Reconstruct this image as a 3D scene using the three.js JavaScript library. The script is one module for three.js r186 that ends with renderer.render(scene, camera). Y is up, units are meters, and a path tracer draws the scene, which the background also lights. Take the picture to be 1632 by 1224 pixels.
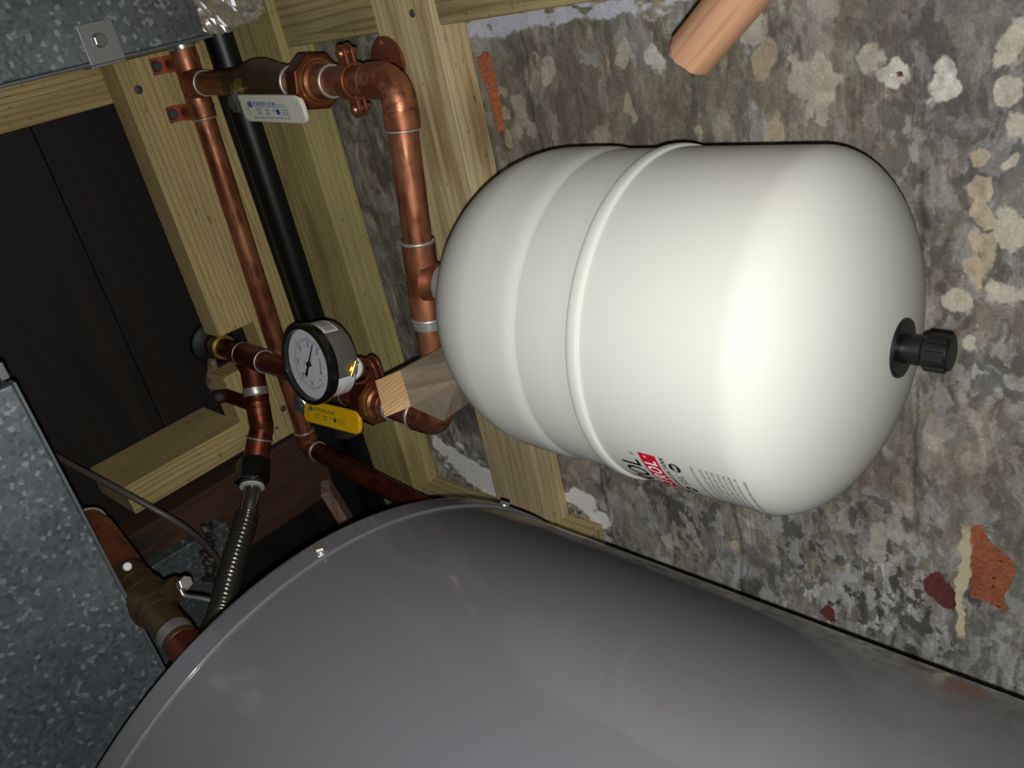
import * as THREE from 'three';
import { RoundedBoxGeometry } from 'three/addons/geometries/RoundedBoxGeometry.js';
import { ConvexGeometry } from 'three/addons/geometries/ConvexGeometry.js';
import { mergeGeometries, mergeVertices, toCreasedNormals } from 'three/addons/utils/BufferGeometryUtils.js';

// ---------------------------------------------------------------- camera, light, exposure
// Survey coordinates: origin at the camera, x along the masonry wall, y up, z into the room. OFF moves them into the room.
const OFF = new THREE.Vector3(0, 1.35, 0.545);
const FOCAL = 1360, CX = 816, CY = 612;
const CAM = [[-0.198839, -0.726176, -0.658127], [-0.873809, -0.172706, 0.454566], [-0.443757, 0.665463, -0.600199]]; // right, down, forward
const right = new THREE.Vector3(...CAM[0]), down = new THREE.Vector3(...CAM[1]), fwd = new THREE.Vector3(...CAM[2]);

const scene = new THREE.Scene();
scene.background = new THREE.Color(0x000000);
const camera = new THREE.PerspectiveCamera(2 * Math.atan(612 / FOCAL) * 180 / Math.PI, 1632 / 1224, 0.01, 20);
camera.position.copy(OFF);
camera.quaternion.setFromRotationMatrix(new THREE.Matrix4().makeBasis(right, down.clone().negate(), fwd.clone().negate()));
scene.add(camera);

const renderer = new THREE.WebGLRenderer({ antialias: true });
renderer.toneMapping = THREE.LinearToneMapping;
renderer.toneMappingExposure = 1.0;
renderer.shadowMap.enabled = true;

// the phone's flash, about a centimetre beside its lens
const flash = new THREE.SpotLight(0xfffefb, 1.0, 0, 1.12, 1.0, 2);
flash.position.copy(OFF).addScaledVector(down, 0.0095).addScaledVector(fwd, -0.002);
flash.target.position.copy(flash.position).addScaledVector(fwd, 1);
flash.castShadow = true; flash.shadow.radius = 0.12; flash.shadow.mapSize.set(2048, 2048);
scene.add(flash, flash.target);

// ---------------------------------------------------------------- helpers
const V = (x, y, z) => new THREE.Vector3(x, y, z).add(OFF);
function at(px, py, t) {                                   // a surveyed point: sight line through (px, py), t metres deep
  return OFF.clone().addScaledVector(right, (px - CX) / FOCAL * t).addScaledVector(down, (py - CY) / FOCAL * t).addScaledVector(fwd, t);
}
function seen(p) {
  const v = p.clone().sub(OFF), d = v.dot(fwd);
  return [CX + FOCAL * v.dot(right) / d, CY + FOCAL * v.dot(down) / d, d];
}
function along(p, q, px) {                                 // where the run p-q crosses the image column px (or row if null)
  let a = -0.5, b = 1.5; const f = (s) => seen(p.clone().lerp(q, s))[0] - px, sa = Math.sign(f(a));
  for (let i = 0; i < 50; i++) { const m = (a + b) / 2; if (Math.sign(f(m)) === sa) a = m; else b = m; }
  return p.clone().lerp(q, (a + b) / 2);
}
let seed = 7;
const rnd = () => { seed = (seed * 1664525 + 1013904223) >>> 0; return seed / 4294967296; };
const used = {};
function numbered(n) { const k = used[n] = (used[n] ?? -1) + 1; return k ? n + '_' + String(k).padStart(3, '0') : n; }
function shade(o) { o.traverse((m) => { if (m.isMesh) { m.castShadow = true; m.receiveShadow = true; } }); }
function mesh(name, geometry, material, parent) {
  const g = Array.isArray(geometry) ? merge(geometry) : geometry;
  const m = new THREE.Mesh(g, material); m.name = name; m.castShadow = m.receiveShadow = true;
  if (parent) parent.add(m);
  return m;
}
function merge(list) {
  const out = list.map((g) => { const n = g.index ? g.toNonIndexed() : g; for (const k of Object.keys(n.attributes)) if (!['position', 'normal', 'uv'].includes(k)) n.deleteAttribute(k); if (!n.attributes.uv) n.setAttribute('uv', new THREE.BufferAttribute(new Float32Array(n.attributes.position.count * 2), 2)); return n; });
  return mergeGeometries(out);
}
function thing(name, label, category, group) {
  const o = new THREE.Group(); o.name = numbered(name); o.userData = { label, category }; if (group) o.userData.group = group;
  return o;
}
function place(o) {                                        // moves the group's origin to its base and adds it to the scene
  const b = new THREE.Box3().setFromObject(o), c = new THREE.Vector3((b.min.x + b.max.x) / 2, b.min.y, (b.min.z + b.max.z) / 2);
  for (const k of o.children) k.position.sub(c);
  o.position.copy(c); scene.add(o); return o;
}
function single(name, label, category, geometry, material, group) {
  const m = mesh(numbered(name), geometry, material); m.userData = { label, category }; if (group) m.userData.group = group;
  m.geometry.computeBoundingBox(); const b = m.geometry.boundingBox, c = new THREE.Vector3((b.min.x + b.max.x) / 2, b.min.y, (b.min.z + b.max.z) / 2);
  m.geometry.translate(-c.x, -c.y, -c.z); m.position.copy(c); scene.add(m); return m;
}
const dirOf = (p, q) => q.clone().sub(p).normalize();
function frame(p, d, hint) {                               // matrix with its y axis along d, at p
  const y = d.clone().normalize(), h = hint ?? (Math.abs(y.y) > 0.9 ? new THREE.Vector3(1, 0, 0) : new THREE.Vector3(0, 1, 0));
  const x = h.clone().addScaledVector(y, -h.dot(y)).normalize(), z = x.clone().cross(y);
  return new THREE.Matrix4().makeBasis(x, y, z).setPosition(p);
}
function lathe(profile, p, d, seg = 40, hint) {            // profile [[radius, along]...] turned about d from p
  const g = new THREE.LatheGeometry(profile.map(([r, s]) => new THREE.Vector2(Math.max(r, 0), s)), seg);
  const rm = Math.max(...profile.map((q) => q[0])), ln = profile.reduce((a, q, i) => i ? a + Math.hypot(q[0] - profile[i - 1][0], q[1] - profile[i - 1][1]) : 0, 0), uv = g.attributes.uv, o = (p.x * 7.3 + p.z * 5.1) % 1;
  for (let i = 0; i < uv.count; i++) uv.setXY(i, uv.getX(i) * Math.max(1, Math.round(rm * 70)) + o, uv.getY(i) * ln / 0.09 + o);
  return creased(g, 0.6).applyMatrix4(frame(p, d, hint));
}
function rod(p, q, r, seg = 32) { const L = p.distanceTo(q); return lathe([[0, 0], [r, 0], [r, L], [0, L]], p, dirOf(p, q), seg); }
function tube(points, r, seg = 60, rs = 20, tension = 0.5) { return new THREE.TubeGeometry(new THREE.CatmullRomCurve3(points, false, 'catmullrom', tension), seg, r, rs, false); }
function bend(c, d1, d2, L, r) {                           // quarter-bend fitting: sockets along d1 and d2 about the corner c
  const a = c.clone().addScaledVector(d1, L * 0.62), b = c.clone().addScaledVector(d2, L * 0.62);
  const out = [new THREE.TubeGeometry(new THREE.QuadraticBezierCurve3(a, c.clone(), b), 24, r, 28, false)];
  const e1 = c.clone().addScaledVector(d1, L), e2 = c.clone().addScaledVector(d2, L);
  for (const [s, e] of [[a, e1], [b, e2]]) { const l = s.distanceTo(e); out.push(lathe([[r, -0.0005], [r + 0.0004, l * 0.3], [r + 0.0004, l - 0.001], [r - 0.0006, l], [r - 0.002, l]], s, dirOf(s, e), 28)); }
  return merge(out);
}
function teeGeo(c, run, br, L, Lb, r) {
  const a = c.clone().addScaledVector(run, -L), cup = [[r - 0.002, 0], [r - 0.0004, 0], [r + 0.0003, 0.001], [r + 0.0003, L * 0.6], [r, L * 0.68], [r, L * 1.32], [r + 0.0003, L * 1.4], [r + 0.0003, 2 * L - 0.001], [r - 0.0004, 2 * L], [r - 0.002, 2 * L]];
  return merge([lathe(cup, a, run, 32), lathe([[r + 0.004, r * 0.55], [r + 0.0018, r * 0.95], [r, r * 1.3], [r, Lb - 0.001], [r - 0.0004, Lb], [r - 0.002, Lb]], c, br, 32)]);
}
const ring = (p, d, R, r) => new THREE.TorusGeometry(R, r, 10, 36).applyMatrix4(frame(p, d).multiply(new THREE.Matrix4().makeRotationX(Math.PI / 2)));
function hexa(p, d, r, L, sides = 6, rot = 0, ch = 0.0008) {
  const s = new THREE.Shape(); for (let i = 0; i < sides; i++) { const a = rot + i / sides * 2 * Math.PI; s[i ? 'lineTo' : 'moveTo'](r * Math.cos(a), r * Math.sin(a)); }
  s.closePath();
  const g = new THREE.ExtrudeGeometry(s, { depth: L - 2 * ch, bevelEnabled: true, bevelSize: ch, bevelThickness: ch, bevelSegments: 2 });
  g.translate(0, 0, ch).rotateX(-Math.PI / 2);
  return g.applyMatrix4(frame(p, d));
}
function screwHead(p, n, r = 0.0035) { return merge([lathe([[0, 0.0022], [r * 0.35, 0.0021], [r * 0.8, 0.0014], [r, 0.0002], [r, -0.001]], p, n, 20)]); }
// (the addon compares positions at a hundredth of a unit, so work on it a thousand times larger)
function creased(g, a) { g.scale(1000, 1000, 1000); const n = toCreasedNormals(g, a); n.scale(0.001, 0.001, 0.001); return n; }
// deterministic value noise
function hash(x, y, s) { let h = Math.imul(x, 374761393) + Math.imul(y, 668265263) + Math.imul(s, 2147483647 - 1013); h = Math.imul(h ^ (h >>> 13), 1274126177); return ((h ^ (h >>> 16)) >>> 0) / 4294967296; }
function noise(x, y, s) {
  const xi = Math.floor(x), yi = Math.floor(y); let u = x - xi, v = y - yi; u = u * u * (3 - 2 * u); v = v * v * (3 - 2 * v);
  const a = hash(xi, yi, s), b = hash(xi + 1, yi, s), c = hash(xi, yi + 1, s), d = hash(xi + 1, yi + 1, s);
  return a + (b - a) * u + (c - a) * v + (a - b - c + d) * u * v;
}
function fbm(x, y, s, o = 4) { let a = 0, w = 0.5, t = 0; for (let i = 0; i < o; i++) { a += w * noise(x, y, s + i * 17); t += w; w *= 0.5; x = x * 2.03 + 3.1; y = y * 2.01 + 1.7; } return a / t; }
const sstep = (a, b, x) => { const t = Math.min(1, Math.max(0, (x - a) / (b - a))); return t * t * (3 - 2 * t); };
const lerp3 = (a, b, t) => [a[0] + (b[0] - a[0]) * t, a[1] + (b[1] - a[1]) * t, a[2] + (b[2] - a[2]) * t];
function paint(w, h, fn, srgb = true, wrap = THREE.MirroredRepeatWrapping) {   // fn(x, y) in texels gives [r, g, b] 0..255
  const d = new Uint8Array(w * h * 4);
  for (let y = 0; y < h; y++) for (let x = 0; x < w; x++) { const c = fn(x, y), i = (y * w + x) * 4; d[i] = c[0]; d[i + 1] = c[1]; d[i + 2] = c[2]; d[i + 3] = 255; }
  for (let i = 0; i < d.length; i++) d[i] = d[i];
  const t = new THREE.DataTexture(d, w, h, THREE.RGBAFormat); t.magFilter = THREE.LinearFilter; t.minFilter = THREE.LinearFilter; t.wrapS = t.wrapT = wrap;
  if (srgb) t.colorSpace = THREE.SRGBColorSpace;
  t.needsUpdate = true; return t;
}
const clamp = (c) => c.map((v) => Math.max(0, Math.min(255, v)));
function canvasTexture(w, h, draw) {
  const c = document.createElement('canvas'); c.width = w; c.height = h; draw(c.getContext('2d'), w, h);
  const t = new THREE.CanvasTexture(c); t.colorSpace = THREE.SRGBColorSpace; return t;
}

// ---------------------------------------------------------------- materials
function woodTexture(sd, pale, dark, stain, ringScale, stainAmount) {          // 1.2 m along the grain, 0.12 m across
  return paint(1024, 384, (x, y) => {
    const u = x / 1024 * 1.2, v = y / 384 * 0.12;
    const w = fbm(u * 3, v * 14, sd, 3), k = (v + 0.03 * (w - 0.5)) * ringScale;
    const ringPhase = k - Math.floor(k), late = sstep(0.55, 0.92, ringPhase) * (1 - sstep(0.94, 1, ringPhase));
    let c = lerp3(pale, dark, late * (0.45 + 0.35 * noise(u * 4, v * 30, sd + 5)));
    const fib = fbm(u * 18, v * 900, sd + 9, 3); c = c.map((q) => q * (0.9 + 0.2 * fib));
    const st = sstep(0.56, 0.78, fbm(u * 6, v * 45, sd + 31, 4)) * stainAmount; c = lerp3(c, stain, st);
    const blot = fbm(u * 9, v * 26, sd + 55, 3); c = c.map((q) => q * (0.88 + 0.24 * blot));
    const fleck = noise(u * 160, v * 420, sd + 77); if (fleck > 0.93) c = c.map((q) => q * 0.78);
    return clamp(c);
  });
}
function woodMat(sd, pale, dark, stain, ringScale = 130, stainAmount = 0.7, rough = 0.78) {
  const t = woodTexture(sd, pale, dark, stain, ringScale, stainAmount);
  return new THREE.MeshStandardMaterial({ map: t, bumpMap: t, bumpScale: 0.0004, roughness: rough });
}
const M = {};
M.pine = woodMat(11, [192, 172, 118], [146, 118, 72], [156, 130, 82], 150, 0.35);
M.pineGreen = woodMat(23, [182, 170, 112], [158, 142, 86], [128, 102, 64], 95, 0.5);
M.pineBrown = woodMat(37, [206, 188, 144], [170, 146, 104], [142, 112, 74], 120, 0.75);
M.pineGrey = woodMat(41, [176, 160, 114], [138, 118, 78], [120, 96, 62], 110, 0.5);
M.freshCut = woodMat(59, [222, 184, 134], [176, 126, 78], [190, 150, 100], 210, 0.4);
M.greyWood = woodMat(61, [136, 122, 102], [110, 98, 80], [84, 76, 62], 60, 0.6);
M.redWood = woodMat(67, [78, 52, 33], [66, 42, 26], [36, 26, 20], 30, 0.9);
M.darkBoard = woodMat(71, [26, 18, 12], [20, 14, 9], [13, 9, 7], 60, 0.8, 0.7);
M.dustyWood = woodMat(73, [150, 122, 104], [118, 92, 76], [96, 74, 60], 60, 0.7, 0.9);

const copperTex = paint(512, 512, (x, y) => {
  const u = x / 512, v = y / 512, a = fbm(u * 5, v * 7, 3, 4), b = fbm(u * 14, v * 9, 8, 4);
  let c = lerp3([176, 116, 84], [140, 84, 58], sstep(0.35, 0.7, a)); c = lerp3(c, [98, 62, 46], sstep(0.52, 0.8, b) * 0.7);
  return clamp(c);
});
const copperRough = paint(256, 256, (x, y) => { const a = fbm(x / 30, y / 12, 5, 4); const g = 88 + 90 * a; return [g, g, g]; }, false);
M.copper = new THREE.MeshStandardMaterial({ map: copperTex, roughnessMap: copperRough, roughness: 0.85, metalness: 0.7 });
M.copperDark = new THREE.MeshStandardMaterial({ map: copperTex, color: 0xb08c7c, roughnessMap: copperRough, roughness: 0.85, metalness: 0.7 });
const stubTex = paint(512, 512, (x, y) => { const u = x / 512, v = y / 512, a = fbm(u * 6, v * 3, 703, 4), b = fbm(u * 40, v * 9, 708, 4); let c = lerp3([206, 160, 126], [188, 140, 108], a); c = lerp3(c, [150, 112, 90], sstep(0.5, 0.85, b) * 0.35); c = lerp3(c, [120, 92, 78], sstep(0.62, 0.8, fbm(u * 9, v * 2.5, 713, 4)) * 0.6); return clamp(c); });
M.copperBright = new THREE.MeshStandardMaterial({ map: stubTex, roughness: 0.55, metalness: 0.45 });
M.copperSoft = new THREE.MeshStandardMaterial({ color: 0x9a5f48, roughness: 0.42, metalness: 0.75 });
M.solder = new THREE.MeshStandardMaterial({ color: 0xc9c8c2, roughness: 0.42, metalness: 0.7 });
M.brass = new THREE.MeshStandardMaterial({ color: 0x9c8448, roughness: 0.42, metalness: 0.75 });
M.zincSheet = new THREE.MeshStandardMaterial({ color: 0x9c9ea0, roughness: 0.42, metalness: 0.45 });
M.nutBrown = new THREE.MeshStandardMaterial({ map: copperTex, color: 0xa89078, roughness: 0.45, metalness: 0.7 });
M.brassDark = new THREE.MeshStandardMaterial({ color: 0x5e4c30, roughness: 0.46, metalness: 0.7 });
M.brassBright = new THREE.MeshStandardMaterial({ color: 0xd8b860, roughness: 0.3, metalness: 0.9 });
M.steel = new THREE.MeshStandardMaterial({ color: 0xc8c8c4, roughness: 0.3, metalness: 0.9 });
M.caseSteel = new THREE.MeshStandardMaterial({ color: 0x938e88, roughness: 0.42, metalness: 0.6 });
M.bezelSteel = new THREE.MeshStandardMaterial({ color: 0x54524f, roughness: 0.22, metalness: 0.9 });
M.hoseSteel = new THREE.MeshStandardMaterial({ color: 0xa09c90, roughness: 0.24, metalness: 0.92 });
M.zincScrew = new THREE.MeshStandardMaterial({ color: 0xa9a9ab, roughness: 0.35, metalness: 0.85 });
M.greyScrew = new THREE.MeshStandardMaterial({ color: 0x5c5660, roughness: 0.6, metalness: 0.5 });
M.blackPlastic = new THREE.MeshStandardMaterial({ color: 0x121213, roughness: 0.38 });
M.blackPipe = new THREE.MeshStandardMaterial({ color: 0x08080a, roughness: 0.42 });
M.blackRubber = new THREE.MeshStandardMaterial({ color: 0x0a0a0c, roughness: 0.55 });
M.cableGrey = new THREE.MeshStandardMaterial({ color: 0x57504c, roughness: 0.4 });
M.whitePlastic = new THREE.MeshStandardMaterial({ color: 0xd9d8d4, roughness: 0.5 });
const TANK = '#c5c6bd';
M.tank = new THREE.MeshPhysicalMaterial({ color: TANK, roughness: 0.55, specularIntensity: 0.2 });
const peel = paint(512, 512, (x, y) => { const g = 255 * fbm(x / 9, y / 9, 91, 3); return [g, g, g]; }, false);
peel.repeat.set(8, 8);
M.heater = new THREE.MeshPhysicalMaterial({ color: 0x66666b, roughness: 0.4, clearcoat: 0.65, clearcoatRoughness: 0.1, bumpMap: peel, bumpScale: 0.000015 });
// galvanised sheet: crystal spangle as cells of different tone
const spangle = paint(768, 768, (x, y) => {
  const cell = 6.4; let best = 9, second = 9, tone = 0; const wx = x / cell + 0.9 * fbm(x / 20, y / 20, 4, 2), wy = y / cell + 0.9 * fbm(x / 20, y / 20, 6, 2), cx = Math.floor(wx), cy = Math.floor(wy);
  for (let j = -1; j < 2; j++) for (let i = -1; i < 2; i++) { const px = cx + i + hash(cx + i, cy + j, 1), py = cy + j + hash(cx + i, cy + j, 2), d = (px - wx) ** 2 + (py - wy) ** 2; if (d < best) { second = best; best = d; tone = hash(cx + i, cy + j, 3); } else if (d < second) second = d; }
  const dens = fbm(x / 60, y / 60, 15, 3), flake = (tone > 0.9 - 0.3 * (dens - 0.5) ? 52 : tone > 0.74 ? 14 : tone < 0.2 ? -12 : 0) * sstep(0, 0.25, second - best), cloud = 46 * (fbm(x / 90, y / 90, 12, 4) - 0.5), g = 150 + flake + cloud + 10 * (tone - 0.5) + 14 * (noise(x / 2, y / 2, 18) - 0.5);
  return clamp([g * 0.95, g * 1.0, g * 1.03]);
});
M.galvanised = new THREE.MeshStandardMaterial({ map: spangle, color: 0xdadcde, roughness: 0.54, metalness: 0.7 });
M.foil = new THREE.MeshStandardMaterial({ color: 0xe8e6e2, roughness: 0.3, metalness: 0.85, flatShading: true });
M.foilBright = new THREE.MeshStandardMaterial({ color: 0xf6f5f2, roughness: 0.19, metalness: 1, flatShading: true });
M.foilDull = new THREE.MeshStandardMaterial({ color: 0x9a9890, roughness: 0.25, metalness: 0.95, flatShading: true });
M.plainWall = new THREE.MeshStandardMaterial({ color: 0x5a544a, roughness: 0.95 });
M.floor = new THREE.MeshStandardMaterial({ color: 0x55524d, roughness: 0.95 });

// grain-aligned texture coordinates on any geometry (world metres): u along the timber, v across it
function grain(g, axis, off = 0) {
  const p = g.attributes.position, n = g.attributes.normal, uv = new Float32Array(p.count * 2), a = 'xyz'.indexOf(axis);
  for (let i = 0; i < p.count; i++) {
    const q = [p.getX(i), p.getY(i), p.getZ(i)], m = [Math.abs(n.getX(i)), Math.abs(n.getY(i)), Math.abs(n.getZ(i))], o = [0, 1, 2].filter((k) => k !== a);
    const flat = m[a] > Math.max(m[o[0]], m[o[1]]), c = flat ? o[1] : (m[o[0]] > m[o[1]] ? o[1] : o[0]);
    uv[2 * i] = flat ? (q[o[0]] * 0.35 + off) : (q[a] + off) / 1.2; uv[2 * i + 1] = (q[c] + off * 0.37 + (c === o[0] ? 0.051 : 0)) / 0.12;
  }
  g.setAttribute('uv', new THREE.BufferAttribute(uv, 2)); return g;
}
function timber(x0, x1, y0, y1, z0, z1, axis, off, r = 0.002) {               // a sawn length in survey coordinates
  const g = new RoundedBoxGeometry(x1 - x0, y1 - y0, z1 - z0, 2, r).toNonIndexed();
  const c = V((x0 + x1) / 2, (y0 + y1) / 2, (z0 + z1) / 2); g.translate(c.x, c.y, c.z);
  return grain(g, axis, off);
}
function planarUV(g, ax, ay, sx, sy, ox = 0, oy = 0) {
  const p = g.attributes.position, uv = new Float32Array(p.count * 2), q = new THREE.Vector3();
  for (let i = 0; i < p.count; i++) { q.fromBufferAttribute(p, i); uv[2 * i] = q.dot(ax) / sx + ox; uv[2 * i + 1] = q.dot(ay) / sy + oy; }
  g.setAttribute('uv', new THREE.BufferAttribute(uv, 2)); return g;
}
const EX = new THREE.Vector3(1, 0, 0), EY = new THREE.Vector3(0, 1, 0), EZ = new THREE.Vector3(0, 0, 1);
const DOWN = new THREE.Vector3(0, -1, 0);

// ---------------------------------------------------------------- the room
const WZ = -0.545, CEIL = 0.978;
function slab(name, x0, x1, y0, y1, z0, z1, mat) {
  const g = new THREE.BoxGeometry(x1 - x0, y1 - y0, z1 - z0), m = mesh(name, g, mat); m.position.copy(V((x0 + x1) / 2, (y0 + y1) / 2, (z0 + z1) / 2)); m.userData.kind = 'structure'; scene.add(m); return m;
}
slab('floor', -1.5, 0.9, -1.45, -1.35, -0.7, 1.7, M.floor);
slab('wall_left', -1.5, -1.4, -1.35, 1.1, -0.545, 1.6, M.plainWall);
slab('wall_right', 0.8, 0.9, -1.35, 1.1, -0.545, 1.6, M.plainWall);
slab('wall_front', -1.5, 0.9, -1.35, 1.1, 1.6, 1.7, M.plainWall);
// ceiling: old boards lying along the wall
const ceiling = slab('ceiling', -1.5, 0.9, CEIL + 0.022, CEIL + 0.1, -0.7, 1.7, M.darkBoard);
for (let i = 0, z = -0.6; z < 1.6; i++, z += 0.141) {
  const g = timber(-1.4, 0.8, CEIL + 0.002 * rnd(), CEIL + 0.021, z, z + 0.1403, 'x', i * 0.31, 0.0015).translate(-ceiling.position.x, -ceiling.position.y, -ceiling.position.z);
  mesh('board', g, M.darkBoard, ceiling);
}
// back wall: bricks behind a coat of old plaster that has come off in places
const holes = [
  [[-0.0754, 0.5583], [-0.0688, 0.5449], [-0.0708, 0.5395], [-0.0897, 0.5376], [-0.1266, 0.5384], [-0.1385, 0.5402], [-0.1388, 0.5495], [-0.1163, 0.5545], [-0.101, 0.552], [-0.0939, 0.556]],
  [[-0.4316, 0.1525], [-0.4291, 0.1455], [-0.4399, 0.1409], [-0.4474, 0.1303], [-0.4586, 0.1224], [-0.4739, 0.124], [-0.4877, 0.1282], [-0.5019, 0.1258], [-0.5031, 0.1191], [-0.5, 0.1447], [-0.501, 0.1512]],
  [[-0.4986, 0.1865], [-0.4843, 0.1765], [-0.4833, 0.1724], [-0.4883, 0.1695], [-0.4993, 0.1616], [-0.5204, 0.1614], [-0.5196, 0.1711], [-0.512, 0.183]],
  [[-0.5729, 0.2742], [-0.5589, 0.2661], [-0.559, 0.2599], [-0.5708, 0.2586], [-0.5733, 0.253], [-0.5805, 0.2635]],
  [[-0.1097, 0.2065], [-0.1096, 0.2024], [-0.1126, 0.2017], [-0.1127, 0.2054]],
];
function ragged(poly) {
  const out = []; poly.forEach((a, i) => { const b = poly[(i + 1) % poly.length], L = Math.hypot(b[0] - a[0], b[1] - a[1]), n = Math.max(2, Math.round(L / 0.003)), j = Math.min(0.0014, L * 0.1); for (let k = 0; k < n; k++) { const t = k / n; out.push(new THREE.Vector2(a[0] + (b[0] - a[0]) * t + (rnd() - 0.5) * j * 2, a[1] + (b[1] - a[1]) * t + (rnd() - 0.5) * j * 2)); } });
  return out;
}
const TX0 = -0.78, TX1 = 0.26, TY0 = -0.02, TY1 = 0.94;                        // the part of the wall that carries fine detail
const pale = [[-0.112, 0.206, 0.0098, 1], [-0.119, 0.178, 0.0095, 1], [-0.098, 0.223, 0.0084, 0], [-0.096, 0.142, 0.0109, 0], [-0.124, 0.141, 0.0126, 0], [-0.149, 0.141, 0.0079, 0], [-0.159, 0.157, 0.0048, 2], [-0.166, 0.143, 0.0036, 0], [-0.18, 0.154, 0.0064, 2], [-0.198, 0.155, 0.0076, 2], [-0.226, 0.156, 0.0109, 2], [-0.256, 0.171, 0.009, 0], [-0.29, 0.159, 0.0058, 0], [-0.112, 0.256, 0.0153, 0], [-0.096, 0.292, 0.0091, 2], [-0.142, 0.346, 0.0041, 2], [-0.147, 0.284, 0.0077, 2], [-0.085, 0.4, 0.0093, 0], [-0.092, 0.373, 0.0082, 1], [-0.121, 0.409, 0.0067, 2], [-0.088, 0.487, 0.0112, 0], [-0.127, 0.518, 0.0134, 3], [-0.526, 0.353, 0.006, 2], [-0.548, 0.432, 0.008, 3], [-0.475, 0.22, 0.0126, 3], [-0.247, 0.137, 0.0078, 0], [-0.105, 0.535, 0.005, 2], [-0.125, 0.534, 0.005, 2], [-0.14, 0.537, 0.006, 2], [-0.205, 0.14, 0.01, 0], [-0.07, 0.3, 0.012, 0], [-0.06, 0.25, 0.01, 3]];
const white = [[-0.535, 0.735, 0.022], [-0.55, 0.71, 0.022], [-0.56, 0.685, 0.02], [-0.525, 0.76, 0.014], [-0.532, 0.545, 0.012], [-0.54, 0.53, 0.014], [-0.55, 0.515, 0.012], [-0.536, 0.555, 0.01]];
const WT = 2000, HT = 1846, kx = (TX1 - TX0) / WT, ky = (TY1 - TY0) / HT;
const wallRelief = new Uint8Array(WT * HT);
const wallMap = paint(WT, HT, (ix, iy) => {
  const x = TX0 + ix * kx, y = TY0 + iy * ky;
  const wx = x + 0.018 * (fbm(x * 34, y * 44, 101, 5) - 0.5) + 0.0022 * (fbm(x * 300, y * 300, 111, 2) - 0.5), wy = y + 0.014 * (fbm(x * 34, y * 44, 131, 5) - 0.5) + 0.0018 * (fbm(x * 300, y * 300, 141, 2) - 0.5);
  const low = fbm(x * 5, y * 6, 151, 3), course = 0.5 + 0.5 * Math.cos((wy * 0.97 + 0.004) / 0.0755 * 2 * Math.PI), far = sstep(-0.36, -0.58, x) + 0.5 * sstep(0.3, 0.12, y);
  const calm = 1 - 0.55 * sstep(0.30, 0.22, y) * sstep(-0.3, -0.2, x);
  // dirty olive-brown ground with drawn-out trowel streaks along the wall
  const streak = fbm(wx * 28, wy * 260, 161, 4), grit = fbm(x * 420, y * 520, 167, 3);
  let c = lerp3([88, 82, 65], [106, 96, 80], fbm(x * 14, y * 26, 171, 4)); c = lerp3(c, [74, 68, 62], sstep(0.5, 0.75, low)); c = lerp3(c, [96, 80, 68], sstep(0.52, 0.72, fbm(x * 12, y * 18, 177, 4)) * 0.7 * (1 - 0.8 * far));
  c = lerp3(c, [124, 117, 100], sstep(0.45, 0.75, fbm(wx * 30, wy * 80, 179, 5)) * 0.6);
  c = c.map((q) => q * (0.84 + 0.3 * streak) * (0.88 + 0.24 * grit)); let relief = 80;
  // grey lime skin left as ragged flakes, thin and broken in places
  const n1 = 0.6 * fbm(wx * 34, wy * 62, 181, 5) + 0.4 * fbm(wx * 16, wy * 34, 191, 3) + 0.03 * (course - 0.5), thin = fbm(wx * 90, wy * 200, 205, 4);
  const m1 = sstep(0.525 - 0.02 * far, 0.585 - 0.01 * far, n1 + 0.09 * (thin - 0.5)) * calm * (1 - 0.35 * far); if (m1 > 0) { c = lerp3(c, lerp3([142, 136, 120], [132, 131, 128], Math.min(1, fbm(x * 20, y * 30, 201, 3) + 0.4 * far)), m1 * (0.05 + 1.0 * thin)); relief += 40 * m1 * thin; }
  const zone = sstep(0.38, 0.62, fbm(x * 13, y * 19, 297, 3)), zone2 = sstep(0.4, 0.62, fbm(x * 17 + 5, y * 15, 298, 3));
  // small pale chips, thick on the far lower part of the wall
  const n1b = fbm(wx * 85, wy * 150, 301, 5), m1b = sstep(0.47, 0.6, n1b + 0.05 * (grit - 0.5)) * Math.min(1, 0.25 + 0.75 * far) * (0.25 + 0.75 * zone) * (0.6 + 0.4 * thin); if (m1b > 0.02) { c = lerp3(c, [142, 138, 137], m1b * 0.8); relief += 30 * m1b; }
  const n1c = fbm(wx * 90 + 9, wy * 150, 306, 5); if (n1c > 0.54) c = lerp3(c, [58, 55, 50], sstep(0.5, 0.62, n1c + 0.06 * (grit - 0.5)) * (0.35 + 0.6 * far) * (0.35 + 0.65 * zone2));
  // sandier patches and dark scrapes
  const n2 = fbm(wx * 22 + 4, wy * 40, 211, 5), m2 = sstep(0.56, 0.66, n2) * (0.2 + 0.8 * thin) * calm * (1 - 0.6 * far); if (m2 > 0) { c = lerp3(c, [164, 150, 126], m2 * 0.7); relief += 30 * m2; }
  const n3 = fbm(wx * 50, wy * 85, 221, 4), m3 = sstep(0.6, 0.68, n3); if (m3 > 0) c = lerp3(c, [70, 64, 54], m3 * 0.4 * (1 - 0.7 * far));
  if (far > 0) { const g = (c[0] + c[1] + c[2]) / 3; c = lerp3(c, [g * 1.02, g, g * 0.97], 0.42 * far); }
  // bed joints and scratches that run along the courses
  const jf = Math.abs(((wy * 0.97 + 0.004) / 0.0755 % 1 + 1) % 1 - 0.5) * 0.0755; c = c.map((q) => q * (1 - 0.25 * (1 - sstep(0, 0.003, jf)) * sstep(0.35, 0.6, noise(x * 14, y * 9, 231))));
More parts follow.
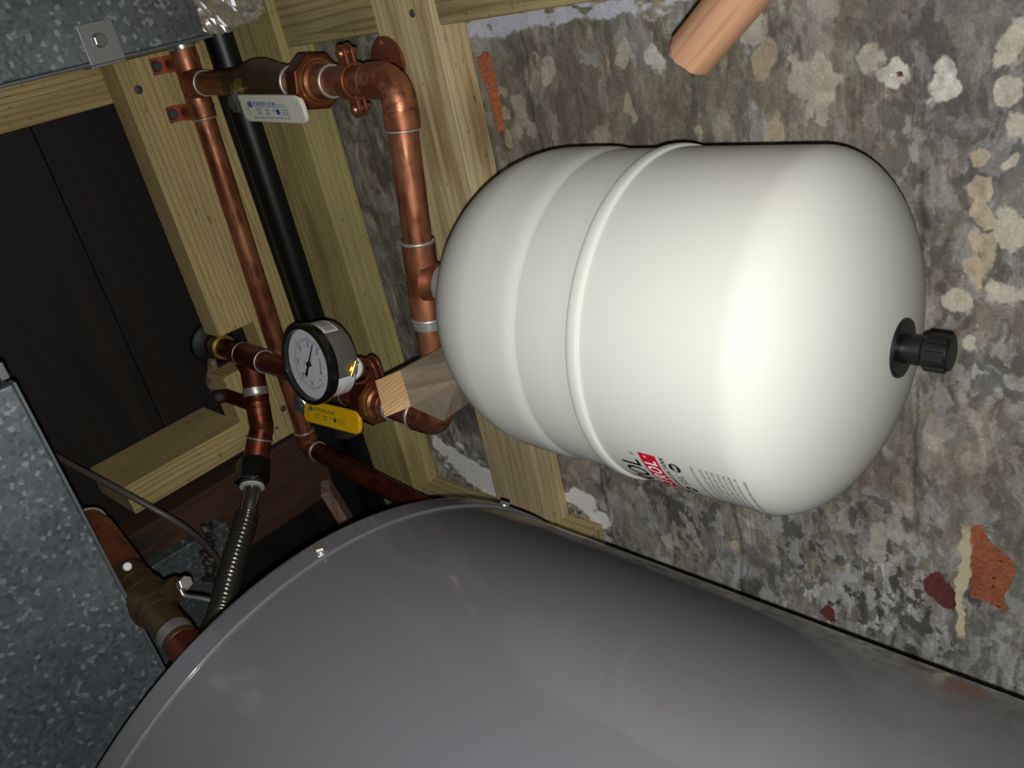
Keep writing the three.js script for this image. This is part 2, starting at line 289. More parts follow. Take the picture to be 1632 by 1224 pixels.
  const scr = noise(x * 30 + 3 * noise(x * 8, y * 8, 245), y * 1300, 241) * noise(x * 18, y * 18, 251); if (scr > 0.5) c = c.map((q) => q * (1 + 0.6 * (scr - 0.5)));
  const scr2 = noise(x * 700, (y + 0.4 * x) * 45, 243) * noise(x * 25, y * 25, 253); if (scr2 > 0.6) c = c.map((q) => q * (1 + 0.5 * (scr2 - 0.6)));
  for (const [px, py, r, k] of pale) { const dx = wx - px, dy = wy - py; if (Math.abs(dx) < r * 4 && Math.abs(dy) < r * 4) { const d = Math.hypot(dx / 1.25, dy) / r + 2.2 * (fbm(x * 70 + px * 90, y * 95, 261, 4) - 0.5), m = 1 - sstep(0.78, 1.08, d); if (m > 0) { const tone = [[158, 148, 129], [178, 172, 156], [152, 136, 110], [142, 134, 118]][k]; c = lerp3(c, tone, m * (0.45 + 0.6 * fbm(x * 130, y * 200, 271, 3))); relief += 35 * m; } } }
  if (x < -0.43 && x > -0.545) { const m = (1 - sstep(0.0026, 0.0042, Math.abs(wy - 0.1565) + 0.004 * (fbm(x * 90, y * 90, 273, 3) - 0.5))) * sstep(-0.545, -0.535, wx) * sstep(-0.43, -0.438, wx); c = lerp3(c, [152, 140, 112], m * 0.9); relief += 20 * m; }
  const lip = -0.046 - wx, band = 0.016 * (0.35 + 0.9 * fbm(y * 40, x * 20, 277, 4)); if (lip > -0.01 && lip < 0.03 && y > 0.3 && y < 0.57) { const m = (1 - sstep(band * 0.8, band * 1.05, lip)) * sstep(0.3, 0.42, fbm(x * 160, y * 60, 279, 4)); c = lerp3(c, [176, 175, 182], m * 0.8); relief += 40 * m; }
  for (const [px, py, r] of white) { const dx = wx - px, dy = wy - py; if (Math.abs(dx) < r * 3 && Math.abs(dy) < r * 3) { const d = Math.hypot(dx, dy) / r + 1.5 * (fbm(x * 90, y * 50, 281, 4) - 0.5), m = 1 - sstep(0.8, 1.2, d); if (m > 0) { c = lerp3(c, [204, 203, 212], m * (px < -0.3 ? 0.95 : 0.65)); relief += 45 * m; } } }
  const sp = noise(x * 900, y * 900, 291); if (sp > 0.965) c = c.map((q) => q * 1.35); else if (sp < 0.02) c = c.map((q) => q * 0.55);
  const fine = 0.93 + 0.14 * noise(x * 1500, y * 1500, 299); wallRelief[iy * WT + ix] = Math.min(255, relief + 40 * streak + 14 * noise(x * 1100, y * 1100, 311));
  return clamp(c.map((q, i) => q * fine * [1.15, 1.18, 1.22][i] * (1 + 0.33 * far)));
});
const wallBump = paint(WT, HT, (x, y) => { const g = wallRelief[y * WT + x]; return [g, g, g]; }, false);
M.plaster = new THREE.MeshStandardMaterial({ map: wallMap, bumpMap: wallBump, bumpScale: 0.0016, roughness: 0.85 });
const plasterShape = new THREE.Shape([new THREE.Vector2(TX0, TY0), new THREE.Vector2(TX1, TY0), new THREE.Vector2(TX1, TY1), new THREE.Vector2(TX0, TY1)]);
for (const h of holes) plasterShape.holes.push(new THREE.Path(ragged(h)));
const plasterGeo = new THREE.ExtrudeGeometry(plasterShape, { depth: 0.006, bevelEnabled: false });
{ const p = plasterGeo.attributes.position, uv = new Float32Array(p.count * 2); for (let i = 0; i < p.count; i++) { uv[2 * i] = (p.getX(i) - TX0) / (TX1 - TX0); uv[2 * i + 1] = (p.getY(i) - TY0) / (TY1 - TY0); } plasterGeo.setAttribute('uv', new THREE.BufferAttribute(uv, 2)); }
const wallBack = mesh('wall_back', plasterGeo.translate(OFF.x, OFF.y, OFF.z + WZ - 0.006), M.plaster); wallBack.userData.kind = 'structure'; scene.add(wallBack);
const surround = [];
for (const [x0, x1, y0, y1] of [[-1.5, TX0, -1.35, 1.1], [TX1, 0.9, -1.35, 1.1], [TX0, TX1, -1.35, TY0], [TX0, TX1, TY1, 1.1]]) { const c = V((x0 + x1) / 2, (y0 + y1) / 2, WZ - 0.003); surround.push(new THREE.BoxGeometry(x1 - x0, y1 - y0, 0.006).translate(c.x, c.y, c.z)); }
{ const g = merge(surround), p = g.attributes.position, u = g.attributes.uv; for (let i = 0; i < p.count; i++) u.setXY(i, (p.getX(i) - OFF.x - TX0) / (TX1 - TX0), (p.getY(i) - OFF.y - TY0) / (TY1 - TY0)); mesh('plaster', g, M.plaster, wallBack); }
{ const c = V(-0.3, -0.12, WZ - 0.07); mesh('masonry', new THREE.BoxGeometry(2.4, 2.44, 0.1).translate(c.x, c.y, c.z), M.plainWall, wallBack); }
const brickTex = (sd, a, b) => paint(256, 256, (x, y) => { const f = fbm(x / 60, y / 60, sd, 4), g = noise(x / 3, y / 3, sd + 4); let c = lerp3(a, b, f); c = c.map((q) => q * (0.86 + 0.28 * g)); if (noise(x / 9, y / 9, sd + 8) > 0.9) c = c.map((q) => q * 0.6); return clamp(c); });
const orangeBrick = new THREE.MeshStandardMaterial({ map: brickTex(401, [182, 112, 76], [154, 88, 58]), roughness: 0.95 }), redBrick = new THREE.MeshStandardMaterial({ map: brickTex(407, [122, 66, 58], [98, 52, 48]), roughness: 0.9 });
for (const [x, y, m, w] of [[-0.105, 0.548, orangeBrick, 0.105], [-0.466, 0.135, orangeBrick, 0.1049], [-0.502, 0.1875, redBrick, 0.07], [-0.57, 0.264, redBrick, 0.07], [-0.111, 0.204, redBrick, 0.03]]) {
  const c = V(x, y, WZ - 0.0125); mesh('brick', planarUV(new RoundedBoxGeometry(w, w === 0.1049 ? 0.046 : w > 0.1 ? 0.062 : 0.05, 0.02, 2, 0.003).toNonIndexed().translate(c.x, c.y, c.z), EX, EY, 0.12, 0.12), m, wallBack);
}

// ---------------------------------------------------------------- framing timbers
function timberThing(name, label, category, geo, mat, screws = [], group) {
  const t = thing(name, label, category, group); mesh('timber', geo, mat, t);
  for (const [p, n, r] of screws) mesh('screw', screwHead(p, n, r), M.greyScrew, t);
  return place(t);
}
timberThing('wall_noggin', 'pale streaked timber rail on the masonry wall, just behind the top of the white tank', 'timber', timber(-1.3, 0.7, 0.558, 0.634, WZ, -0.509, 'x', 0.13, 0.003), M.pineBrown, [[at(643, 25, 0.7), EZ, 0.003]].map(([p]) => [new THREE.Vector3(p.x, p.y, OFF.z - 0.5095), EZ, 0.0035]));
timberThing('wall_plate', 'greenish timber plate along the top of the masonry wall beside the black pipe', 'timber', timber(-1.3, 0.7, 0.781, 0.872, WZ, -0.504, 'x', 0.57, 0.003), M.pineGreen);
for (const [x0, x1, y0, y1, lab] of [[-0.042, 0.05, -1.35, 0.557, 'timber stud on the wall below the pale rail, by the cut copper stub'], [-0.04, 0.05, 0.635, 0.7805, 'short timber stud between the two wall timbers, beside the copper elbow'], [-0.72, -0.572, 0.635, 0.7805, 'short timber block between the two wall timbers, beyond the white plaster smear'], [-0.68, -0.556, 0.512, 0.557, 'short timber block end under the pale rail, just above the grey heater edge']])
  timberThing('wall_stud', lab, 'timber', timber(x0, x1, y0, y1, WZ + 0.0003, -0.512, 'y', x0 + y0, 0.002), M.pineGrey);
// joist laid flat under the boards: notched where a pipe goes up through it
{
  const pts = [[-0.02, -0.385], [-0.02, -0.4775], [-0.466, -0.4775], [-0.463, -0.37], [-0.361, -0.371], [-0.360, -0.43], [-0.314, -0.43], [-0.313, -0.385]];
  const s = new THREE.Shape(pts.map(([x, z]) => new THREE.Vector2(x, -z)));
  const g = new THREE.ExtrudeGeometry(s, { depth: 0.033, bevelEnabled: true, bevelSize: 0.0016, bevelThickness: 0.0016, bevelSegments: 2 });
  g.rotateX(-Math.PI / 2).translate(OFF.x, OFF.y + 0.8866, OFF.z);
  timberThing('ceiling_joist', 'notched yellow pine joist laid flat, carrying the long copper pipe in straps', 'timber', grain(g, 'x', 0.4), M.pine, [[V(-0.047, 0.8855, -0.398), DOWN, 0.0045], [V(-0.43, 0.8855, -0.425), DOWN, 0.0042], [V(-0.448, 0.8855, -0.408), DOWN, 0.002]]);
}
timberThing('cross_timber', 'yellow cross timber above the joist end, right under the galvanized duct with the bracket', 'timber', timber(-0.0555, 0.06, 0.923, CEIL - 0.001, -0.56, 0.5, 'z', 0.22), M.pine);
timberThing('ceiling_noggin', 'short pine noggin on edge, its sawn end free, behind the grey cable', 'timber', timber(-0.4525, -0.4175, 0.885, CEIL - 0.001, -0.3705, -0.222, 'z', 0.9), M.pine);
timberThing('old_beam', 'dark reddish brown old beam near the ceiling behind the steel flexible hose', 'beam', timber(-0.60, -0.495, 0.93, CEIL - 0.001, -0.48, 0.2, 'z', 0.3, 0.004), M.redWood);
{
  const p = at(518, 775, 1.12), q = at(600, 905, 1.2), g = new RoundedBoxGeometry(0.034, p.distanceTo(q), 0.014, 2, 0.002).toNonIndexed(); g.applyMatrix4(frame(p.clone().lerp(q, 0.5), dirOf(p, q), fwd));
  single('dusty_lath', 'dusty pinkish board end hanging in the dark beyond the copper bend above the heater rim', 'board', grain(g, 'y', 0.2), M.dustyWood);
}

// ---------------------------------------------------------------- pipe centre lines
const PR = 0.0111, FR = 0.0127;
const A0 = V(0.10, 0.862, -0.445), AT = at(308, 133, 0.863), A1 = at(493, 712, 1.046), A1b = at(720, 832, 0.84), A2 = A1.clone().addScaledVector(A1b.clone().sub(A1), (A1.y - OFF.y - 0.4725) / (A1.y - A1b.y));
const aDir = dirOf(AT, A1);
const DT = AT.clone(), DB = at(632, 128, 0.605);                               // the drop from the joist line to the tank line
const dDir = dirOf(DT, DB);
const RB0 = DB.clone(), RB1 = at(704, 676, 0.715);                             // the tank line
const bDir = dirOf(RB0, RB1);
const LT = at(398, 568, 0.955), lDir = dirOf(RB1, LT);                          // riser
const capP = RB1.clone().addScaledVector(lDir, RB1.distanceTo(LT) + 0.115);
const teeTank = RB0.clone().lerp(RB1, (-0.2105 - RB0.x) / (RB1.x - RB0.x)), teeDown = dirOf(teeTank, V(-0.218, 0.448, -0.403));

// ---------------------------------------------------------------- expansion tank
const TC = V(-0.218, 0, -0.403);                                               // axis; heights below are survey heights
{
  const t = thing('expansion_tank', 'white steel expansion tank hanging under the copper tee, black valve cap at its bottom', 'tank');
  const prof = [], R = 0.1015;
  const add = (r, y) => prof.push([r, y]);
  const H = 0.05; for (let i = 0; i <= 34; i++) { const a = i / 34 * Math.PI / 2; add(R * Math.sin(a), 0.1490 + H * (1 - Math.cos(a))); }                       // ellipsoidal end
  add(R, 0.205); add(R, 0.24); add(R, 0.276);
  add(R - 0.0002, 0.2798);
  for (let i = 0; i <= 10; i++) { const a = -Math.PI / 2 + i / 10 * Math.PI; add(R + 0.0002 + 0.0019 * Math.cos(a) ** 0.6, 0.2845 + 0.0040 * Math.sin(a)); }
  add(R - 0.0008, 0.2890); add(R - 0.0008, 0.30); add(R - 0.0008, 0.322); add(R - 0.0012, 0.3268); add(R - 0.0010, 0.3285); add(R - 0.0002, 0.331); add(R + 0.0006, 0.3345); add(R + 0.0009, 0.339); add(R + 0.0009, 0.346); add(R + 0.0008, 0.355);
  for (let i = 1; i <= 22; i++) { const a = i / 22 * Math.PI / 2; add((R + 0.0008) * Math.cos(a) ** 0.9, 0.362 + 0.087 * Math.sin(a)); }
  prof[prof.length - 1][0] = 0;
  const g = new THREE.LatheGeometry(prof.map(([r, y]) => new THREE.Vector2(r, y)), 128).translate(TC.x, TC.y, TC.z);
  mesh('tank_shell', g, M.tank, t);
  mesh('connection_nipple', [lathe([[0.024, 0.440], [0.022, 0.449], [0.0138, 0.4505], [0.0105, 0.4515]], new THREE.Vector3(TC.x, TC.y, TC.z), EY, 36), rod(new THREE.Vector3(TC.x, OFF.y + 0.448, TC.z), teeTank.clone().addScaledVector(dirOf(teeTank, new THREE.Vector3(TC.x, OFF.y + 0.448, TC.z)), 0.016), 0.0125, 32)], M.steel, t);
  mesh('valve_flange', lathe([[0.004, 0.150], [0.0153, 0.1535], [0.0157, 0.152], [0.0157, 0.1485], [0.0152, 0.1478], [0.006, 0.1474]].reverse(), TC, EY, 48), M.blackPlastic, t).userData.label = 'round black plastic flange';
  const cap = mesh('valve_cap', [lathe([[0.0078, 0.1478], [0.0078, 0.1385], [0.0084, 0.138], [0.0087, 0.137], [0.0087, 0.126], [0.0080, 0.1252], [0, 0.125]].reverse(), TC, EY, 40)], M.blackPlastic, t);
  cap.userData.label = 'ribbed black valve cap';
  const ribs = []; for (let i = 0; i < 6; i++) { const a = i / 6 * 2 * Math.PI + 0.25; ribs.push(new RoundedBoxGeometry(0.0052, 0.0105, 0.0028, 2, 0.0005).translate(0, 0.1317, 0.0083).applyMatrix4(new THREE.Matrix4().makeRotationY(a)).translate(TC.x, TC.y, TC.z)); }
  mesh('rib', merge(ribs), M.blackPlastic, cap);
  // printed label, wrapped on the shell
  const p0 = -140 * Math.PI / 180, p1 = -17 * Math.PI / 180, y0 = 0.186, y1 = 0.274, Rl = R + 0.00025;
  const nu = 60, pos = [], nor = [], uv = [], idx = [];
  for (let j = 0; j <= 1; j++) for (let i = 0; i <= nu; i++) { const a = p0 + (p1 - p0) * i / nu; pos.push(TC.x + Rl * Math.sin(a), TC.y + (j ? y1 : y0), TC.z + Rl * Math.cos(a)); nor.push(Math.sin(a), 0, Math.cos(a)); uv.push(i / nu, j); }
  for (let i = 0; i < nu; i++) { const a = i, b = i + 1, c = i + nu + 1, d = c + 1; idx.push(a, b, d, a, d, c); }
  const lg = new THREE.BufferGeometry(); lg.setAttribute('position', new THREE.Float32BufferAttribute(pos, 3)); lg.setAttribute('normal', new THREE.Float32BufferAttribute(nor, 3)); lg.setAttribute('uv', new THREE.Float32BufferAttribute(uv, 2)); lg.setIndex(idx);
  const S = 2000 / ((p1 - p0) * Rl), lab = ((art) => [canvasTexture(2000, Math.round(S * (y1 - y0)), (c, w, h) => { c.fillStyle = TANK; c.fillRect(0, 0, w, h); art(c, (k) => k); }), canvasTexture(2000, Math.round(S * (y1 - y0)), (c, w, h) => { c.fillStyle = '#000'; c.fillRect(0, 0, w, h); art(c, () => '#fff'); })])((c, ink) => {
    const Y = (y) => (y1 - y) * S, Xd = (deg) => (deg * Math.PI / 180 - p0) * Rl * S;
    c.textBaseline = 'alphabetic'; c.textAlign = 'right'; c.fillStyle = ink('#17171a');
    c.save(); c.translate(Xd(-24.5), Y(0.2572)); c.scale(1.02, 1); c.font = '' + Math.round(0.0179 * S) + 'px sans-serif'; c.lineWidth = 5; c.strokeStyle = ink('#17171a'); c.fillText('AMTROL', 0, 0); c.strokeText('AMTROL', 0, 0); c.restore();
    c.font = Math.round(0.004 * S) + 'px sans-serif'; c.fillText('®', Xd(-20.5), Y(0.2572));
    c.fillStyle = ink('#c4142e'); c.fillRect(Xd(-118), Y(0.2538), Xd(-19.6) - Xd(-118), (0.2538 - 0.2424) * S);
    c.fillStyle = ink('#f4f2ec'); c.font = 'bold ' + Math.round(0.0118 * S) + 'px sans-serif'; c.fillText('THERM-X-TROL', Xd(-22.5), Y(0.2440));
    c.font = Math.round(0.003 * S) + 'px sans-serif'; c.fillText('®', Xd(-20.6), Y(0.2488));
    c.fillStyle = ink('#222226'); c.font = 'bold ' + Math.round(0.0044 * S) + 'px sans-serif'; c.fillText('THERMAL EXPANSION TANK', Xd(-19.5), Y(0.2373));
    c.textAlign = 'center';
    const oval = (deg, y, rx, ry, txt) => { c.fillStyle = ink('#1a1a1c'); c.beginPath(); c.ellipse(Xd(deg), Y(y), rx * S, ry * S, 0, 0, 7); c.fill(); c.fillStyle = ink('#ecebe4'); c.font = 'bold ' + Math.round(ry * 0.95 * S) + 'px sans-serif'; c.fillText(txt, Xd(deg), Y(y - ry * 0.33)); };
    oval(-23.4, 0.2320, 0.0040, 0.0036, 'NSF'); oval(-38, 0.2320, 0.0040, 0.0036, 'UPC');
    c.strokeStyle = ink('#333'); c.lineWidth = 4; c.fillStyle = ink('#333'); c.font = Math.round(0.0066 * S) + 'px serif'; c.fillText('SHC', Xd(-30.6), Y(0.2298));
    c.textAlign = 'right'; c.fillStyle = ink('#3b3b3d'); const words = 'MAXIMUM WORKING PRESSURE AND TEMPERATURE FOR POTABLE WATER SYSTEMS INSTALL ON COLD SUPPLY LINE AHEAD OF HEATER CHECK AIR CHARGE BEFORE FILLING SET TO LINE PRESSURE DO NOT REPAIR REPLACE ONLY'.split(' ');
    let k = 0; for (const [y, hgt, ln] of [[0.2205, 0.0026, 9], [0.2149, 0.0026, 8], [0.2115, 0.0026, 10], [0.2083, 0.0026, 10], [0.205, 0.0026, 9], [0.2018, 0.0026, 10], [0.1986, 0.0026, 7], [0.1952, 0.0026, 10], [0.19, 0.0026, 9]]) { c.font = Math.round(hgt * S) + 'px sans-serif'; let s = ''; for (let i = 0; i < ln; i++) s += words[k++ % words.length] + ' '; c.fillText(s.trim(), Xd(-20), Y(y - hgt / 2)); }
  });
  lab[1].colorSpace = THREE.NoColorSpace;
  mesh('printed_label', lg, new THREE.MeshPhysicalMaterial({ map: lab[0], alphaMap: lab[1], transparent: true, roughness: 0.55, specularIntensity: 0.2 }), t).userData.label = 'black and red printing wrapped round the white shell';
  place(t);
}

// ---------------------------------------------------------------- water heater
const HC = V(-0.603, 0, -0.1845), HR = 0.277, HT_ = 0.47;
{
  const t = thing('water_heater', 'big grey cylindrical water heater standing against the wall, its screwed top rim showing', 'water heater');
  mesh('jacket', new THREE.LatheGeometry([[0, -1.348], [HR - 0.004, -1.348], [HR - 0.001, -1.345], [HR - 0.001, -0.8], [HR - 0.001, -0.2], [HR - 0.001, 0.2], [HR - 0.001, 0.449]].map(([r, y]) => new THREE.Vector2(r, y)), 220).translate(HC.x, HC.y, HC.z), M.heater, t);
  const cap = mesh('top_cap', new THREE.LatheGeometry([[HR - 0.002, 0.4472], [HR + 0.0002, 0.4468], [HR + 0.0009, 0.4476], [HR + 0.0009, 0.449], [HR + 0.0009, 0.464], [HR + 0.0004, 0.4675], [HR - 0.0012, 0.4695], [HR - 0.004, 0.4703], [HR - 0.02, 0.4705], [0, 0.4715]].map(([r, y]) => new THREE.Vector2(r, y)), 220).translate(HC.x, HC.y, HC.z), M.heater, t);
  for (const [x, y, z] of [[-0.326, 0.4554, -0.2082], [-0.4, 0.4575, -0.3745]]) { const a = Math.atan2(x + 0.603, z + 0.1845), n = new THREE.Vector3(Math.sin(a), 0, Math.cos(a)), p = HC.clone().addScaledVector(n, HR + 0.0008).setY(OFF.y + y); const s = mesh('screw', [screwHead(p, n, 0.0042), hexa(p, n, 0.0036, 0.0035), lathe([[0.0055, 0.0006], [0.0055, 0]], p, n, 20)], M.steel, cap); }
  for (const [dx, dz, h] of [[0.083, -0.0555, 0.05], [0.126, -0.2105, 0.02], [0.213, 0.076, 0.012]]) mesh('water_nipple', lathe([[0.0135, 0.468], [0.0135, 0.468 + h], [0.010, 0.468 + h]], HC.clone().add(new THREE.Vector3(dx, 0, dz)), EY, 28), M.steel, t);
  place(t);
}

// ---------------------------------------------------------------- ducts
function ductBox(name, label, x0, x1, y0, y1, z0, z1) {
  const t = thing(name, label, 'duct'); const g = new RoundedBoxGeometry(x1 - x0, y1 - y0, z1 - z0, 2, 0.002).toNonIndexed(), c = V((x0 + x1) / 2, (y0 + y1) / 2, (z0 + z1) / 2); g.translate(c.x, c.y, c.z);
  const p = g.attributes.position, n = g.attributes.normal, uv = new Float32Array(p.count * 2);
  for (let i = 0; i < p.count; i++) { const a = Math.abs(n.getY(i)) > 0.7; uv[2 * i] = p.getX(i) / 0.42 + (a ? 0 : p.getZ(i) / 0.42); uv[2 * i + 1] = (a ? p.getZ(i) : p.getY(i)) / 0.42; }
  g.setAttribute('uv', new THREE.BufferAttribute(uv, 2)); mesh('sheet_metal', g, M.galvanised, t); return t;
}
{
  const t = ductBox('sheet_metal_duct', 'galvanized duct with a screwed bracket, crossing above the copper pipes, foil wrapped at its end', -0.0118, 0.42, 0.75, 0.846, -0.414, 0.5);
  const c = V(-0.0115, 0.8, 0); const flange = mesh('edge_flange', [new RoundedBoxGeometry(0.003, 0.012, 0.94, 2, 0.001).translate(OFF.x - 0.0128, OFF.y + 0.754, OFF.z + 0.05)], M.galvanised, t);
  // bracket clip folded round the lower edge
  const bz = -0.321, br = mesh('bracket', [new RoundedBoxGeometry(0.031, 0.002, 0.030, 2, 0.0008).translate(OFF.x + 0.0015, OFF.y + 0.7485, OFF.z + bz), new RoundedBoxGeometry(0.002, 0.016, 0.030, 2, 0.0008).translate(OFF.x - 0.0152, OFF.y + 0.756, OFF.z + bz)], M.zincSheet, t);
  const sp = V(0.003, 0.7475, bz + 0.001); mesh('screw', [screwHead(sp, DOWN, 0.0058), hexa(sp, DOWN, 0.0048, 0.0035)], M.zincScrew, br);
  for (const [fx, fz, w, l, sd] of [[0.1, -0.03, 0.06, 0.09, 601]]) { const f = new THREE.BoxGeometry(w, 0.003, l, 34, 1, 50), p = f.attributes.position; for (let i = 0; i < p.count; i++) { const q = 0.005 * (fbm(p.getX(i) * 90 + sd, p.getZ(i) * 90, sd, 3) - 0.5); p.setY(i, p.getY(i) + q); } const m = mergeVertices(f.deleteAttribute('normal').deleteAttribute('uv')); m.computeVertexNormals(); const fc = V(fx, 0.7475, fz); m.translate(fc.x, fc.y, fc.z); mesh('foil_tape', m, M.foilBright, t); }
  place(t);
}
{
  // foil-wrapped joint where the two ducts meet
  const f = new THREE.BoxGeometry(0.165, 0.10, 0.2, 60, 30, 60), p = f.attributes.position;
  for (let i = 0; i < p.count; i++) { const x = p.getX(i), y = p.getY(i), z = p.getZ(i), q = 0.014 * (fbm(x * 60 + y * 20, z * 60 + y * 50, 641, 3) - 0.5) + 0.003 * (noise(x * 220, z * 220 + y * 90, 643) - 0.5); p.setXYZ(i, x * 0.98, y + q, z + q * Math.sign(z)); }
  const m = mergeVertices(f.deleteAttribute('normal').deleteAttribute('uv')); m.computeVertexNormals(); const c = V(-0.098, 0.797, 0.0); m.translate(c.x, c.y, c.z);
  single('foil_joint', 'silver foil wrapped joint between the two galvanized ducts above the left side of the heater', 'foil', m, M.foilBright);
}
{
  // crumpled foil round the end of the duct
  const g = new THREE.BoxGeometry(0.44, 0.088, 0.08, 90, 26, 22), p = g.attributes.position;
  const c = V(0.2095, 0.797, -0.443);
  for (let i = 0; i < p.count; i++) {
    const x = p.getX(i), y = p.getY(i), z = p.getZ(i), q = 0.011 * (fbm(x * 70 + 5, (y + z) * 70, 501, 3) - 0.5) + 0.004 * (noise(x * 260, (y - z) * 260, 509) - 0.5), end = Math.max(0, -z - 0.01) * 0.35;
    p.setXYZ(i, x * (1 - end) + q * Math.sign(x), y * (1 - 0.55 * end) + q * Math.sign(y), z + 0.6 * q);
  }
  const f = mergeVertices(g.deleteAttribute('normal').deleteAttribute('uv')); f.computeVertexNormals(); f.translate(c.x, c.y, c.z);
  single('foil_wrap', 'crumpled silver foil tape wrapped on the end of the upper galvanized duct', 'foil', f, M.foil);
}
{
  const t = ductBox('sheet_metal_duct', 'galvanized duct running along the ceiling at lower left, hiding the copper elbow', -1.3, -0.186, 0.62, 0.84, -0.1228, 0.32);
  mesh('edge_seam', [new RoundedBoxGeometry(1.114, 0.01, 0.0025, 2, 0.0008).translate(OFF.x - 0.743, OFF.y + 0.626, OFF.z - 0.1238)], M.galvanised, t);
  const e = at(2, 592, 0.556); mesh('cleat_end', [new RoundedBoxGeometry(0.012, 0.004, 0.006, 2, 0.001).translate(e.x, e.y, e.z)], M.zincScrew, t);
  place(t);
}
{
  const t = thing('duct_plate', 'dull galvanized plate with two screws up behind the brass valve, foil along its edge', 'plate');
  const s = new THREE.Shape([[-0.537, -0.316], [-0.53, -0.10], [-0.70, -0.10], [-0.70, -0.245], [-0.655, -0.262], [-0.585, -0.314]].map(([x, z]) => new THREE.Vector2(x, -z)));
  const g = new THREE.ExtrudeGeometry(s, { depth: 0.02, bevelEnabled: true, bevelSize: 0.001, bevelThickness: 0.001, bevelSegments: 1 }); g.rotateX(-Math.PI / 2).translate(OFF.x, OFF.y + 0.953 - 0.022 - 0.02, OFF.z);
  mesh('sheet_metal', planarUV(g, EX, EZ, 0.42, 0.42), M.galvanised, t);
  const y = 0.9095; for (const [px, py] of [[293, 864], [330, 841]]) { const a = at(px, py, 1), k = y / (a.y - OFF.y), q = OFF.clone().addScaledVector(a.sub(OFF), k); mesh('screw', screwHead(q, DOWN, 0.004), M.steel, t); }
  const f = new THREE.BoxGeometry(0.07, 0.004, 0.014, 30, 2, 8), p = f.attributes.position; for (let i = 0; i < p.count; i++) { const q = 0.008 * (fbm(p.getX(i) * 120, p.getZ(i) * 120, 531, 3) - 0.5); p.setXYZ(i, p.getX(i) + q, p.getY(i) + 1.4 * q, p.getZ(i) + q * 1.5); }
  const m = mergeVertices(f.deleteAttribute('normal').deleteAttribute('uv')); m.computeVertexNormals(); m.rotateY(0.35); const fc = at(333, 880, 0.985); m.translate(fc.x, fc.y, fc.z); mesh('foil_tape', m, M.foilDull, t);
  place(t);
}

// ---------------------------------------------------------------- piping
// joist line
{
  const t = thing('copper_supply_line', 'long copper pipe strapped under the notched pine joist, turning down beyond the gauge', 'pipe');
  const teeA = AT.clone().addScaledVector(aDir, -0.03), teeB = AT.clone().addScaledVector(aDir, 0.036);
  const back = aDir.clone().negate();
  mesh('pipe', rod(teeB.clone().addScaledVector(aDir, -0.01), A1.clone().addScaledVector(aDir, -0.02), PR), M.copper, t);
  mesh('pipe', rod(A0, teeA.clone().addScaledVector(aDir, 0.008), PR), M.copper, t);
  mesh('tee', teeGeo(AT, aDir, dDir, 0.034, 0.03, FR), M.copper, t);
  mesh('solder_joint', [ring(AT.clone().addScaledVector(dDir, 0.0302), dDir, PR + 0.0006, 0.0011)], M.solder, t);
  mesh('solder_joint', [ring(AT.clone().addScaledVector(aDir, 0.0345), aDir, PR + 0.0003, 0.0013)], M.solder, t);
  mesh('coupling', lathe([[PR, -0.016], [FR + 0.0003, -0.0155], [FR + 0.0003, 0], [FR, 0.004], [PR, 0.006]], AT.clone().addScaledVector(aDir, -0.035), aDir, 32), M.steel, t);
  const d2 = dirOf(A1, A2); mesh('elbow', bend(A1, back, d2, 0.022, FR), M.copper, t);
  mesh('solder_joint', [ring(A1.clone().addScaledVector(back, 0.0225), aDir, PR + 0.0004, 0.0012), ring(A1.clone().addScaledVector(d2, 0.0225), d2, PR + 0.0004, 0.0012)], M.solder, t);
  mesh('pipe', rod(A1.clone().addScaledVector(d2, 0.018), A2, PR), M.copperDark, t);
  place(t);
}
